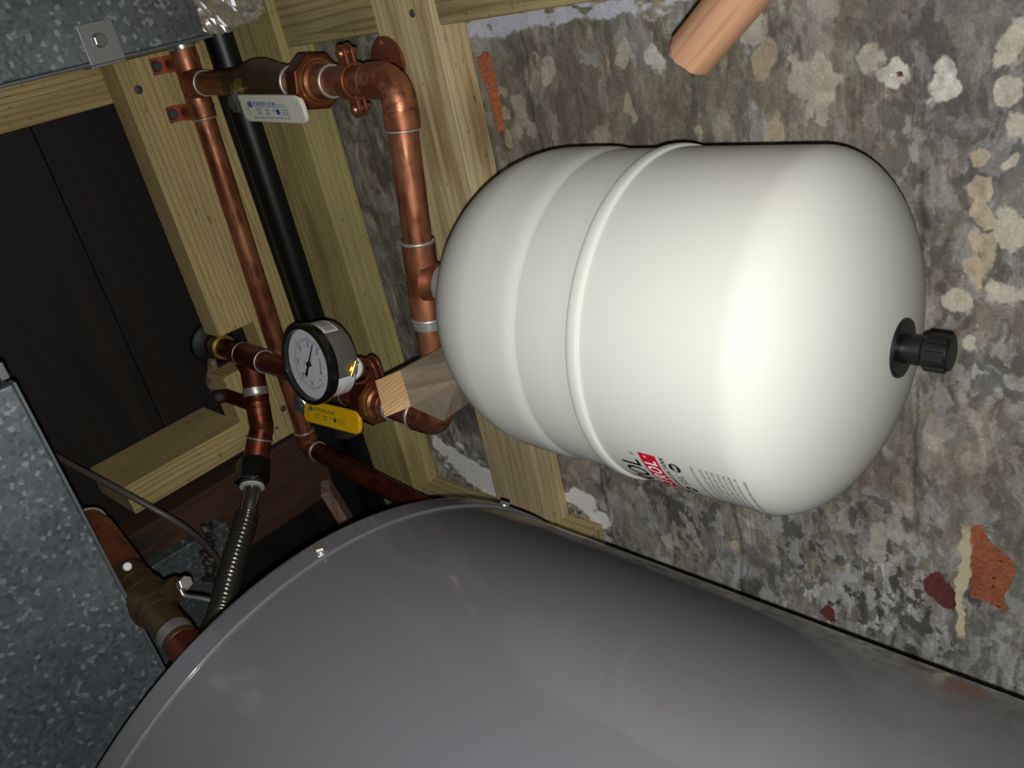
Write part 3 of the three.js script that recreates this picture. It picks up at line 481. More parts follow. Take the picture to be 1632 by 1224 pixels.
// drop with shut-off valve
const dp = (px) => along(DT, DB, px);
const vA = dp(372), vB = dp(468), uA = dp(486), uB = dp(530);
{
  const t = thing('copper_tank_line', 'copper line with a top elbow, running past the white tank to a lower elbow', 'pipe');
  mesh('pipe', rod(DT.clone().addScaledVector(dDir, 0.025), vA.clone().addScaledVector(dDir, 0.004), PR), M.copper, t);
  mesh('pipe', rod(vB, uA.clone().addScaledVector(dDir, 0.002), PR), M.copper, t);
  mesh('pipe', rod(uB.clone().addScaledVector(dDir, -0.004), DB.clone().addScaledVector(dDir, -0.02), PR), M.copper, t);
  const up = dDir.clone().negate(), bBack = bDir.clone().negate();
  mesh('elbow', bend(DB, up, bDir, 0.034, FR), M.copper, t);
  mesh('solder_joint', [ring(DB.clone().addScaledVector(bDir, 0.0342), bDir, PR + 0.0008, 0.0009), ring(DB.clone().addScaledVector(up, 0.0345), dDir, PR + 0.0006, 0.0009)], M.solder, t);
  mesh('pipe', rod(DB.clone().addScaledVector(bDir, 0.028), teeTank.clone().addScaledVector(bDir, -0.025), PR), M.copper, t);
  const tee = mesh('tee', teeGeo(teeTank, bDir, teeDown, 0.03, 0.021, FR), M.copper, t);
  mesh('solder_joint', [ring(teeTank.clone().addScaledVector(bDir, -0.0305), bDir, PR + 0.0007, 0.0013)], M.solder, t);
  mesh('solder_joint', [ring(teeTank.clone().addScaledVector(bDir, 0.0312), bDir, PR + 0.0006, 0.0017), lathe([[PR, 0], [PR + 0.0016, 0.001], [PR + 0.0014, 0.004], [PR + 0.0006, 0.008], [PR, 0.0085]], teeTank.clone().addScaledVector(bDir, 0.031), bDir, 32)], M.solder, t);
  mesh('threaded_collar', lathe([[0.0125, 0.017], [0.0145, 0.0175], [0.0148, 0.019], [0.0148, 0.026], [0.0143, 0.0275], [0.012, 0.028]], teeTank, teeDown, 32), M.solder, t);
  mesh('pipe', rod(teeTank.clone().addScaledVector(bDir, 0.025), RB1.clone().addScaledVector(bDir, -0.02), PR), M.copper, t);
  mesh('elbow', bend(RB1, bBack, lDir, 0.034, FR), M.copper, t);
  mesh('solder_joint', [ring(RB1.clone().addScaledVector(lDir, 0.035), lDir, PR + 0.0004, 0.0024)], M.solder, t);
  place(t);
}
// lever geometry: a plate in the wall-parallel plane, u downwards along the run, v away to the left of it
function lever(c0, u, v, n, L, W, skew, th = 0.0042) {
  const r = W * 0.42, s = new THREE.Shape();
  s.moveTo(0, 0); s.lineTo(L - r, 0); s.quadraticCurveTo(L, 0, L, r); s.lineTo(L, W - r * 0.8); s.quadraticCurveTo(L, W, L - r * 0.8, W); s.lineTo(skew + 0.004, W); s.quadraticCurveTo(skew, W, skew - 0.002, W - 0.004); s.closePath();
  const g = new THREE.ExtrudeGeometry(s, { depth: th - 0.0024, bevelEnabled: true, bevelSize: 0.0012, bevelThickness: 0.0012, bevelSegments: 4, curveSegments: 12 });
  const m = new THREE.Matrix4().makeBasis(u, v, n).setPosition(c0); return fixed(g.applyMatrix4(m), m);
}
function fixed(g, m) {                                   // a mirrored basis turns the faces inside out: wind them back
  if (m.determinant() > 0) return g;
  const n = g.index ? g.toNonIndexed() : g; for (const k of Object.keys(n.attributes)) { const a = n.attributes[k], w = a.itemSize; for (let i = 0; i < a.count; i += 3) for (let c = 0; c < w; c++) { const t = a.array[(i + 1) * w + c]; a.array[(i + 1) * w + c] = a.array[(i + 2) * w + c]; a.array[(i + 2) * w + c] = t; } }
  return n;
}
function printOn(c0, u, v, n, L, W, th, tex, x0, x1, y0, y1) {                   // flat print a hair above the lever face
  const g = new THREE.PlaneGeometry(x1 - x0, y1 - y0).translate((x0 + x1) / 2, -(y0 + y1) / 2, 0);
  const m = new THREE.Matrix4().makeBasis(u, v.clone().negate(), n).setPosition(c0.clone().addScaledVector(n, th - 0.0009)); return fixed(g.applyMatrix4(m), m);
}
function valveArt(ink, bg, second) {
  return canvasTexture(900, 380, (c, w, h) => {
    c.fillStyle = bg; c.fillRect(0, 0, w, h); c.fillStyle = ink; c.beginPath(); c.ellipse(130, 95, 52, 62, 0.3, 0, 7); c.fill();
    c.strokeStyle = bg; c.lineWidth = 7; c.beginPath(); c.ellipse(130, 95, 26, 60, 0.6, 0, 7); c.stroke();
    c.font = 'bold 112px sans-serif'; c.textAlign = 'left'; c.fillText('EVERFLOW', 195, 122, 440);
    c.font = '26px sans-serif'; c.fillText('®', 630, 60);
    if (second) { c.font = 'bold 40px sans-serif'; c.fillText('SUPPLIES', 640, 116, 190); c.fillRect(200, 140, 640, 8); }
    c.font = 'bold 72px sans-serif'; c.fillText('UPC', 215, 222, 110); c.font = 'bold 56px sans-serif'; c.fillText('3/4', 225, 282); c.fillText('NSF', 390, 218, 90); c.fillText('600', 385, 280, 100); c.fillText('CSA', 530, 222, 60);
    c.beginPath(); c.ellipse(640, 225, 36, 52, 0, 0, 7); c.fill(); c.fillRect(612, 262, 62, 14);
    c.font = 'bold 38px sans-serif'; c.fillText('150 WSP', 706, 205, 140); c.fillText('FULL PORT', 706, 245, 140); c.fillText('600 WOG', 706, 285, 140);
    c.font = 'bold 44px sans-serif'; if (second) c.fillText('LEAD FREE POTABLE WATER VALVE', 120, 356, 730);
    c.save(); c.translate(84, 300); c.rotate(-Math.PI / 2); c.font = 'bold 40px sans-serif'; c.fillText('FULL PORT', 0, 0, 220); c.restore();
    c.save(); c.translate(34, 200); c.rotate(-Math.PI / 2); c.font = 'bold 34px sans-serif'; c.fillText('ON', 0, 0); c.restore();
  });
}
function makeValve(label, a, b, dir, handleCorner, hU, hV, hN, L, W, skew, col, art, artBox, group) {
  const t = thing('ball_valve', label, 'valve', group), len = a.distanceTo(b);
  mesh('valve_body', [lathe([[0.0095, 0], [0.0132, 0.0002], [0.0134, len * 0.2], [0.0126, len * 0.24], [0.0176, len * 0.34], [0.0198, len * 0.46], [0.0200, len * 0.56], [0.0180, len * 0.66], [0.0152, len * 0.72], [0.0146, len * 0.78], [0.0146, len * 0.86], [0.0134, len * 0.9], [0.0132, len], [0.0095, len]], a, dir, 40)], M.brassDark, t);
  mesh('solder_joint', [ring(b, dir, PR + 0.0012, 0.0014)], M.solder, t);
  const mid = a.clone().lerp(b, 0.45), stemTop = mid.clone().addScaledVector(hN, 0.03);
  mesh('stem', [rod(mid, mid.clone().addScaledVector(hN, 0.026), 0.0062, 20), hexa(mid.clone().addScaledVector(hN, 0.014), hN, 0.009, 0.006)], M.brass, t);
  const h = mesh('lever_handle', lever(handleCorner, hU, hV, hN, L, W, skew), col, t);
  const root = handleCorner.clone().addScaledVector(hV, W * 0.3);
  mesh('lever_neck', [new RoundedBoxGeometry(0.026, 0.014, 0.003, 2, 0.001).applyMatrix4(new THREE.Matrix4().makeBasis(hU, hV, hN).setPosition(root.clone().addScaledVector(hU, -0.006).addScaledVector(hN, -0.001))), tube([stemTop.clone().addScaledVector(hN, -0.006), stemTop.clone().lerp(root, 0.5), root], 0.004, 12, 10)], M.steel, h);
  mesh('nut', [hexa(root.clone().addScaledVector(hU, -0.010).addScaledVector(hN, -0.003), hN, 0.0072, 0.008)], M.zincScrew, h);
  mesh('handle_print', printOn(handleCorner, hU, hV, hN, L, W, 0.0042, art, ...artBox), new THREE.MeshStandardMaterial({ map: art, roughness: 0.5 }), h);
  place(t); return t;
}
M.leverWhite = new THREE.MeshStandardMaterial({ color: 0xdedccb, roughness: 0.45 });
M.leverYellow = new THREE.MeshStandardMaterial({ color: 0xe9b512, roughness: 0.42 });
{
  // corners read at the lever's own distance
  const z = 0.715, p0 = at(384, 152.5, z + 0.02), p1 = at(480, 153, z - 0.04), p2 = at(398, 190, z + 0.03);
  const u = dirOf(p0, p1), v0 = dirOf(p0, p2); const n = v0.clone().cross(u).normalize(); if (n.z < 0) n.negate();
  const nn = u.clone().cross(v0).normalize(); const N = nn.z > 0 ? nn : nn.negate();
  const v = N.clone().cross(u).normalize(); const vs = v.dot(v0) > 0 ? v : v.negate();
  const W = p2.clone().sub(p0).dot(vs), skew = p2.clone().sub(p0).dot(u), L = p0.distanceTo(p1);
  makeValve('brass ball valve with white lever printed in blue, on the copper drop near the ceiling', vA, vB, dDir, p0, u, vs, N, L, W, Math.max(skew, 0.002), M.leverWhite, valveArt('#1f56a8', '#dedccb', true), [L * 0.06, L * 0.83, W * 0.1, W * 0.94], 'ball valves');
}
const lp = (px) => along(RB1, LT, px);
{
  const z = 0.80, p0 = at(489, 638, z + 0.03), p1 = at(575, 658, z - 0.03), p2 = at(487, 668, z + 0.035);
  const u = dirOf(p0, p1), v0 = dirOf(p0, p2), nn = u.clone().cross(v0).normalize(), N = nn.z > 0 ? nn : nn.negate(), v = N.clone().cross(u).normalize(), vs = v.dot(v0) > 0 ? v : v.negate();
  const W = p2.clone().sub(p0).dot(vs), L = p0.distanceTo(p1);
  makeValve('brass ball valve with yellow lever printed in green, just under the pressure gauge', lp(478), lp(552), lDir.clone().negate(), p0, u, vs, N, L, W, 0.002, M.leverYellow, valveArt('#1d7a2c', '#e9b512', false), [L * 0.02, L * 0.82, W * 0.1, W * 0.96], 'ball valves');
}
// unions
function makeUnion(label, a, b, dir, group) {
  const t = thing('pipe_union', label, 'fitting', group), len = a.distanceTo(b);
  mesh('union_body', [lathe([[0.0105, -0.006], [0.0126, -0.0055], [0.0128, 0.002], [0.0165, len * 0.18], [0.0165, len * 0.3]], a, dir, 36)], M.copperDark, t);
  mesh('union_nut', [hexa(a.clone().addScaledVector(dir, len * 0.16), dir, 0.0212, len * 0.36, 8, 0.2, 0.0014)], M.nutBrown, t);
  mesh('brass_rim', [lathe([[0.0178, len * 0.50], [0.0180, len * 0.53], [0.0172, len * 0.56], [0.0150, len * 0.565]], a, dir, 36)], M.brassBright, t);
  mesh('tailpiece', [lathe([[0.0172, len * 0.54], [0.0160, len * 0.62], [0.0136, len * 0.66], [0.0130, len * 0.7], [0.0130, len * 0.98], [0.0105, len]], a, dir, 36)], M.copper, t);
  mesh('solder_joint', [ring(a.clone().addScaledVector(dir, len), dir, PR + 0.0008, 0.0012)], M.solder, t);
  place(t);
}
makeUnion('octagonal copper union nut on the drop between the white lever valve and the top elbow', uA, uB, dDir, 'pipe unions');
makeUnion('octagonal copper union nut beside the cut wooden block, above the lower elbow', lp(580), lp(626), lDir.clone().negate(), 'pipe unions');
// riser on the far side with gauge tee
const gaugeTee = lp(566), branchEnd = at(577, 594, 0.775);
{
  const t = thing('copper_riser', 'copper riser with tees climbing from the lower elbow through the joist notch', 'pipe');
  const dn = lDir.clone().negate();
  mesh('pipe', rod(RB1.clone().addScaledVector(lDir, 0.03), lp(622), PR), M.copper, t);
  mesh('pipe', rod(lp(590), lp(548), PR), M.copperDark, t);
  mesh('tee', teeGeo(gaugeTee, lDir, dirOf(gaugeTee, branchEnd), 0.02, gaugeTee.distanceTo(branchEnd) - 0.012, 0.0133), M.copperDark, t);
  mesh('solder_joint', [ring(lp(558), lDir, FR + 0.0002, 0.0011)], M.solder, t);
  mesh('pipe', rod(lp(482), LT.clone().addScaledVector(dn, 0.025), PR), M.copperDark, t);
  const f1 = at(410, 640, 0.955), fDir = dirOf(LT, f1);
  mesh('tee', teeGeo(LT, lDir, fDir, 0.034, 0.036, FR + 0.0004), M.copperDark, t);
  mesh('solder_joint', [ring(LT.clone().addScaledVector(dn, 0.0345), lDir, PR + 0.0011, 0.0011)], M.solder, t);
  mesh('solder_joint', [ring(LT.clone().addScaledVector(lDir, 0.016), lDir, FR + 0.0004, 0.0009)], M.solder, t);
  mesh('pipe', rod(LT.clone().addScaledVector(lDir, 0.03), capP, PR), M.copperDark, t);
  mesh('brass_adapter', [lathe([[0.0108, 0], [0.0145, 0.001], [0.0145, 0.012], [0.0125, 0.013], [0.0125, 0.02]], LT.clone().addScaledVector(lDir, 0.062), lDir, 30)], M.brassBright, t);
  const g = along(RB1, LT, 345); place(t);
}
{
  const p = LT.clone().addScaledVector(lDir, 0.088);
  single('pipe_grommet', 'black rubber grommet around the copper riser where it enters the ceiling boards', 'grommet', lathe([[0.013, 0], [0.022, 0.001], [0.026, 0.004], [0.026, 0.012], [0.013, 0.014]], p, lDir, 36), M.blackRubber);
}
{
  const p = at(337, 572, 1.0), q = at(345, 625, 1.02);
  single('wood_plug', 'small tan wooden plug hanging from the dark boards beside the copper riser', 'plug', lathe([[0, 0], [0.005, 0.001], [0.006, 0.012], [0.0095, 0.022], [0.0105, 0.031], [0.008, 0.038], [0, 0.04]], p, dirOf(p, q), 20), M.dustyWood);
}
// gauge
{
  const t = thing('pressure_gauge', 'round steel pressure gauge with a white dial and barcode sticker, above the yellow lever', 'gauge');
  const gd = 0.735, C = at(487, 582, gd), n = new THREE.Vector3(0.225, -0.03, 0.974).normalize(), R = 0.0358, D = 0.030;
  const Fm = frame(C.clone().addScaledVector(n, -D), n, EY), back = C.clone().addScaledVector(n, -D);
  mesh('case', lathe([[0, -0.002], [R - 0.006, -0.002], [R - 0.003, -0.0005], [R - 0.0018, 0.002], [R - 0.0018, D - 0.007], [0.01, D - 0.006]], back, n, 64), M.caseSteel, t);
  mesh('bezel', lathe([[R - 0.002, D - 0.009], [R, D - 0.008], [R + 0.0006, D - 0.004], [R, D], [R - 0.002, D + 0.0012], [R - 0.0042, D + 0.0005], [R - 0.005, D - 0.003]], back, n, 72), M.bezelSteel, t);
  const up = EY.clone().addScaledVector(n, -n.y).normalize(), rt = up.clone().cross(n).normalize();
  const dialTex = canvasTexture(800, 800, (c, w) => {
    c.fillStyle = '#cfd0d8'; c.fillRect(0, 0, w, w); c.translate(400, 400); c.strokeStyle = '#44464e'; c.fillStyle = '#2a2b30'; c.lineWidth = 4;
    c.beginPath(); c.arc(0, 0, 272, Math.PI * 0.75, Math.PI * 2.25); c.stroke();
    for (let i = 0; i <= 60; i++) { const a = Math.PI * (0.75 + 1.5 * i / 60), m = i % 10 === 0; c.lineWidth = m ? 7 : 3; c.beginPath(); c.moveTo(272 * Math.cos(a), 272 * Math.sin(a)); c.lineTo((m ? 318 : 296) * Math.cos(a), (m ? 318 : 296) * Math.sin(a)); c.stroke(); }
    c.font = 'bold 46px sans-serif'; c.textAlign = 'center'; c.textBaseline = 'middle'; for (let i = 0; i <= 6; i++) { const a = Math.PI * (0.75 + 1.5 * i / 6); c.fillText(String(i * 50), 222 * Math.cos(a), 222 * Math.sin(a)); }
    c.font = '40px sans-serif'; c.fillText('psi', 0, -96); c.font = 'bold 52px sans-serif'; c.fillText('Winters', 0, 190); c.font = '30px sans-serif'; c.fillText('LF', 0, 250);
  });
  const dial = mesh('dial', new THREE.CircleGeometry(R - 0.0045, 56).applyMatrix4(new THREE.Matrix4().makeBasis(rt, up, n).setPosition(C.clone().addScaledVector(n, -0.0045))), new THREE.MeshStandardMaterial({ map: dialTex, roughness: 0.6 }), t);
  // needle aimed as it stands on the dial: tip towards (492, 555), tail towards (482, 605)
  const ndir = (() => { const k = (px, py) => { const o = at(px, py, 1).sub(OFF), d = o.clone(), s = C.clone().sub(OFF).dot(n) / d.dot(n); return OFF.clone().addScaledVector(d, s); }; return dirOf(k(482.5, 604), k(492.5, 553)); })();
  const hub = C.clone().addScaledVector(n, -0.0032), nx = ndir.clone().cross(n).normalize();
  const ns = new THREE.Shape(); ns.moveTo(-0.0010, -0.004); ns.lineTo(-0.0018, -0.0125); ns.lineTo(0.0018, -0.0125); ns.lineTo(0.0010, -0.004); ns.lineTo(0.0004, 0.0215); ns.lineTo(-0.0004, 0.0215);
  mesh('needle', [new THREE.ExtrudeGeometry(ns, { depth: 0.0005, bevelEnabled: false }).applyMatrix4(new THREE.Matrix4().makeBasis(nx, ndir, n).setPosition(hub)), lathe([[0, 0.0014], [0.0022, 0.0012], [0.0026, 0], [0.0026, -0.001]], hub, n, 20)], M.blackPlastic, t);
  mesh('lens', new THREE.CircleGeometry(R - 0.0045, 56).applyMatrix4(new THREE.Matrix4().makeBasis(rt, up, n).setPosition(C.clone().addScaledVector(n, -0.0006))), new THREE.MeshPhysicalMaterial({ transmission: 1, thickness: 0, roughness: 0.02, ior: 1.3 }), t);
  // stem and its nut, down to the tee branch
  const s0 = back.clone().addScaledVector(n, D * 0.4).addScaledVector(up, -(R - 0.004)), sd = dirOf(s0, branchEnd);
  mesh('stem', [rod(s0, branchEnd, 0.0052, 20), hexa(s0.clone().addScaledVector(sd, 0.003), sd, 0.0088, 0.009, 4, 0.78)], M.brassBright, t);
  mesh('thread_tape', [lathe([[0.005, 0.013], [0.0105, 0.0135], [0.011, 0.0165], [0.0075, 0.0185]], s0, sd, 24)], M.whitePlastic, t);
  mesh('elbow', [bend(branchEnd, dirOf(branchEnd, gaugeTee), sd.clone().negate(), 0.0135, 0.0125)], M.copperDark, t);
  const wrap = (a0, a1, w0, w1, tex, label) => {          // angles from "up", towards the right of the dial
    const pos = [], nor = [], uv = [], idx = [], N = 20, rr = R - 0.0018 + 0.0003;
    for (let j = 0; j < 2; j++) for (let i = 0; i <= N; i++) { const a = (a0 + (a1 - a0) * i / N) * Math.PI / 180, q = up.clone().multiplyScalar(Math.cos(a)).addScaledVector(rt, Math.sin(a)), P = back.clone().addScaledVector(n, j ? w1 : w0).addScaledVector(q, rr); pos.push(...P.toArray()); nor.push(...q.toArray()); uv.push(i / N, j); }
    for (let i = 0; i < N; i++) idx.push(i, i + N + 1, i + 1, i + 1, i + N + 1, i + N + 2);
    const g = new THREE.BufferGeometry(); g.setAttribute('position', new THREE.Float32BufferAttribute(pos, 3)); g.setAttribute('normal', new THREE.Float32BufferAttribute(nor, 3)); g.setAttribute('uv', new THREE.Float32BufferAttribute(uv, 2)); g.setIndex(idx);
    mesh('sticker', g, new THREE.MeshStandardMaterial({ map: tex, roughness: 0.5 }), t).userData.label = label;
  };
  wrap(124, 76, 0.0225, 0.0055, canvasTexture(600, 320, (c, w, h) => { c.fillStyle = '#e8e8ea'; c.fillRect(0, 0, w, h); c.fillStyle = '#151515'; let x = 40; const ws = [7, 14, 7, 22, 7, 7, 14, 26, 7, 12, 24, 7, 8, 18, 8, 8, 26, 10]; for (const k of ws) { c.fillRect(x, 30, k, 200); x += k + 12; } c.font = '44px sans-serif'; c.fillText('6 28311 84020 5', 60, 290); }), 'white barcode sticker');
  wrap(234, 196, 0.021, 0.003, canvasTexture(400, 300, (c, w, h) => { c.fillStyle = '#ecebec'; c.fillRect(0, 0, w, h); c.font = 'bold 42px sans-serif'; c.fillStyle = '#d86a7a'; c.fillText('WARNING', 40, 270, 320); c.fillStyle = '#333'; c.font = '32px sans-serif'; ['pressure test only', 'do not over range', 'see instructions', 'lead free'].forEach((s, i) => c.fillText(s, 20, 50 + 46 * i, 360)); }), 'white warning sticker with red line');
  place(t);
}
// split-ring hangers
function makeHanger(label, p, dir, wallP, earLen, group, sides = [1, -1], w = 0.006) {
  const t = thing('pipe_hanger', label, 'hanger', group), out = new THREE.Vector3(0, 0, 1).addScaledVector(dir, -dir.z).normalize(), side = dir.clone().cross(out).normalize();
  const B = (x, y, z) => new THREE.Matrix4().makeBasis(side, dir, out).setPosition(p.clone().addScaledVector(side, x).addScaledVector(dir, y).addScaledVector(out, z));
  const lip = []; for (const s of [-0.0068, 0.0068]) lip.push(ring(p.clone().addScaledVector(dir, s), dir, PR + 0.002, 0.0006));
  mesh('clamp_ring', [lathe([[PR + 0.0006, -0.007], [PR + 0.0024, -0.007], [PR + 0.0024, 0.007], [PR + 0.0006, 0.007]], p, dir, 36), ...lip], M.copperSoft, t);
  for (const s of sides) for (const k of [-1, 1]) {
    const sh = new THREE.Shape(); const a = PR * 0.9, e = earLen; sh.moveTo(a, -w); sh.lineTo(e - w, -w); sh.absarc(e - w, 0, w, -Math.PI / 2, Math.PI / 2, false); sh.lineTo(a, w); sh.closePath();
    const g = new THREE.ExtrudeGeometry(sh, { depth: 0.0016, bevelEnabled: true, bevelSize: 0.0004, bevelThickness: 0.0004, bevelSegments: 2 }).translate(0, 0, -0.001); if (s < 0) g.rotateZ(Math.PI);
    mesh('ear', g.applyMatrix4(B(0, 0, k * 0.003)), M.copperSoft, t);
  }
  for (const s of sides) { const q = p.clone().addScaledVector(side, s * (earLen - w)); if (w > 0.007) mesh('hole', [lathe([[0, 0.0004], [0.002, 0.0004], [0.002, 0]], q.clone().addScaledVector(out, 0.0045), out, 16)], M.blackRubber, t); else mesh('bolt', [rod(q.clone().addScaledVector(out, -0.010), q.clone().addScaledVector(out, 0.005), 0.0022, 14), lathe([[0, 0.0028], [0.003, 0.002], [0.0042, 0]], q.clone().addScaledVector(out, 0.0045), out, 18)], M.copperSoft, t); }
  if (wallP) {
    mesh('base_flange', [lathe([[0, 0.006], [0.006, 0.0065], [0.014, 0.0045], [0.0208, 0.0024], [0.0215, 0.001], [0.0215, 0]], wallP, EZ, 44), rod(wallP, p.clone().addScaledVector(out, -PR), 0.0045, 18)], M.copperSoft, t);
    for (const s of [1, -1]) mesh('screw', screwHead(wallP.clone().add(new THREE.Vector3(s * 0.0160, 0, 0.0036)), EZ, 0.0022), M.brassBright, t);
  }
  place(t);
}
{ const w = at(620, 98, 0.7), k = (-0.5088) / (w.z - OFF.z), q = OFF.clone().addScaledVector(w.clone().sub(OFF), k); makeHanger('copper split ring hanger with upright ears beside the top elbow', dp(561), dDir, q, 0.0265, 'split ring pipe hangers'); }
{ const p = lp(611); makeHanger('copper split ring hanger with one rounded ear showing behind the cut wooden block', p, lDir.clone().negate(), null, 0.047, 'split ring pipe hangers', [lDir.clone().negate().cross(EZ).x > 0 ? 1 : -1], 0.0088); }
// two-hole straps under the joist
function makeStrap(label, p, dir, yTop, span, mat, group) {
  const t = thing('pipe_strap', label, 'strap', group), d = dir.clone().setY(0).normalize(), side = d.clone().cross(EY).normalize(), H = yTop - p.y, r0 = PR + 0.0004, r1 = PR + 0.0017, w = 0.016;
  const s = new THREE.Shape(); s.moveTo(-span, H); s.lineTo(-r1, H); s.lineTo(-r1, 0); s.absarc(0, 0, r1, Math.PI, 2 * Math.PI, false); s.lineTo(r1, H); s.lineTo(span, H); s.lineTo(span, H - 0.0013); s.lineTo(r1 + 0.001, H - 0.0013);
  const o = new THREE.Shape(); o.moveTo(-span, H); o.lineTo(-r0, H); o.lineTo(-r0, 0); o.absarc(0, 0, r0, Math.PI, 2 * Math.PI, false); o.lineTo(r0, H); o.lineTo(span, H); o.lineTo(span, H - 0.0014); o.lineTo(r1, H - 0.0014); o.lineTo(r1, 0); o.absarc(0, 0, r1, 0, -Math.PI, true); o.lineTo(-r1, H - 0.0014); o.lineTo(-span, H - 0.0014); o.closePath();
  const g = new THREE.ExtrudeGeometry(o, { depth: w, bevelEnabled: false, curveSegments: 24 }).translate(0, 0, -w / 2).applyMatrix4(new THREE.Matrix4().makeBasis(side, EY, d.clone().multiplyScalar(side.clone().cross(EY).dot(d) > 0 ? 1 : -1)).setPosition(p));
  mesh('strap_band', creased(g, 0.6), mat, t);
  for (const k of [-1, 1]) { const q = p.clone().addScaledVector(side, k * (span - 0.005)).setY(yTop - 0.001); mesh('nail', [lathe([[0, 0.006], [0.0042, 0.0055], [0.0052, 0.003], [0.0052, -0.001]], q, DOWN, 20)], M.greyScrew, t); }
  place(t);
}
const YJ = OFF.y + 0.885;
makeStrap('copper strap on the joist end next to the duct edge, bright left ear', AT.clone().addScaledVector(aDir, -0.022), aDir, YJ, 0.026, M.copperSoft, 'copper pipe straps');
makeStrap('copper strap on the joist just below the upper copper tee', along(AT, A1, 321), aDir, YJ, 0.026, M.copperSoft, 'copper pipe straps');
// branch to the heater and its corrugated hose
{
  const f0 = LT.clone(), f1 = at(410, 640, 0.955), fDir = dirOf(f0, f1), f2 = at(417, 682, 0.957), f3 = at(403, 757, 0.955), f4 = at(401, 782, 0.945);
  const t = thing('hose_branch', 'copper branch with a slight bend dropping from the riser tee to the black hose nut', 'pipe');
  mesh('pipe', rod(LT.clone().addScaledVector(fDir, 0.03), f1.clone().addScaledVector(fDir, 0.006), PR), M.copperDark, t);
  mesh('elbow', [tube([f1, f1.clone().addScaledVector(fDir, 0.02), f2, f2.clone().lerp(f3, 0.25)], FR + 0.0005, 30, 28)], M.copperDark, t);
  const gd = dirOf(f2, f3); mesh('adapter', [lathe([[PR, -0.004], [FR + 0.001, -0.003], [FR + 0.001, 0.022], [FR + 0.002, 0.023], [FR + 0.002, 0.03]], f2.clone().lerp(f3, 0.25), gd, 32)], M.copperDark, t);
  mesh('solder_joint', [ring(f2.clone().lerp(f3, 0.24), gd, FR + 0.001, 0.0012)], M.solder, t);
  mesh('solder_joint', [ring(f1.clone().addScaledVector(fDir, -0.008), fDir, FR, 0.0013), lathe([[FR + 0.0006, -0.016], [FR + 0.0009, -0.012], [FR + 0.0006, -0.007]], f1, fDir, 28)], M.solder, t);
  place(t);
  makeStrap('dark copper strap with two grey bolts holding the hose branch to the joist', f1, fDir, YJ, 0.028, M.copperDark, 'copper pipe straps');
  const h = thing('flexible_connector', 'corrugated stainless steel hose with a black nut, running down to the heater', 'hose');
  const nd = dirOf(f3, f4); mesh('hose_nut', [hexa(at(404, 735, 0.955), nd, 0.0178, 0.027, 6, 0.3)], M.blackPlastic, h).userData.label = 'black plastic nut';
  const n1 = at(402.5, 767, 0.95); mesh('washer_collar', lathe([[0.009, 0], [0.0135, 0.0005], [0.0135, 0.008], [0.0095, 0.0085]], n1, nd, 28), M.whitePlastic, h).userData.label = 'white plastic collar';
  const path = new THREE.CatmullRomCurve3([n1, at(400, 795, 0.94), at(392, 830, 0.93), at(377, 880, 0.905), at(363, 930, 0.875), at(350, 985, 0.84), at(338, 1040, 0.78), V(-0.5135, 0.61, -0.2), V(-0.5195, 0.555, -0.236), V(-0.52, 0.515, -0.24)]);
  const N = 560, K = 18, pos = [], idx = [], fr = path.computeFrenetFrames(N, false), len = path.getLength();
  for (let i = 0; i <= N; i++) { const u = i / N, P = path.getPointAt(u), s = u * len, corr = sstep(0.034, 0.036, s), r = 0.0098 * (1 - corr) + corr * (0.0114 + 0.0019 * Math.cos(s / 0.0056 * 2 * Math.PI)); for (let k = 0; k <= K; k++) { const a = k / K * 2 * Math.PI; const q = P.clone().addScaledVector(fr.normals[i], r * Math.cos(a)).addScaledVector(fr.binormals[i], r * Math.sin(a)); pos.push(q.x, q.y, q.z); } }
  for (let i = 0; i < N; i++) for (let k = 0; k < K; k++) { const a = i * (K + 1) + k, b = a + K + 1; idx.push(a, b, a + 1, b, b + 1, a + 1); }
  const g = new THREE.BufferGeometry(); g.setAttribute('position', new THREE.Float32BufferAttribute(pos, 3)); g.setIndex(idx); g.computeVertexNormals();
  mesh('corrugated_hose', g, M.hoseSteel, h); place(h);
}
// black pipe beside the joist
{
  const b0 = V(0.12, 0.872, -0.4965), b1 = V(-0.62, 0.872, -0.4935), d = dirOf(b0, b1), t = thing('black_pipe', 'thick glossy black plastic pipe running between the copper pipe and the wall plate', 'pipe');
  const r = 0.0165; mesh('pipe', rod(b0, b1, r, 40), M.blackPipe, t);
  const c = along(b0, b1, 545); mesh('coupling', lathe([[r, 0], [r + 0.0045, 0.0005], [r + 0.0045, 0.034], [r, 0.035]], c, d, 36), new THREE.MeshStandardMaterial({ color: 0x3a3634, roughness: 0.5 }), t);
  place(t);
}
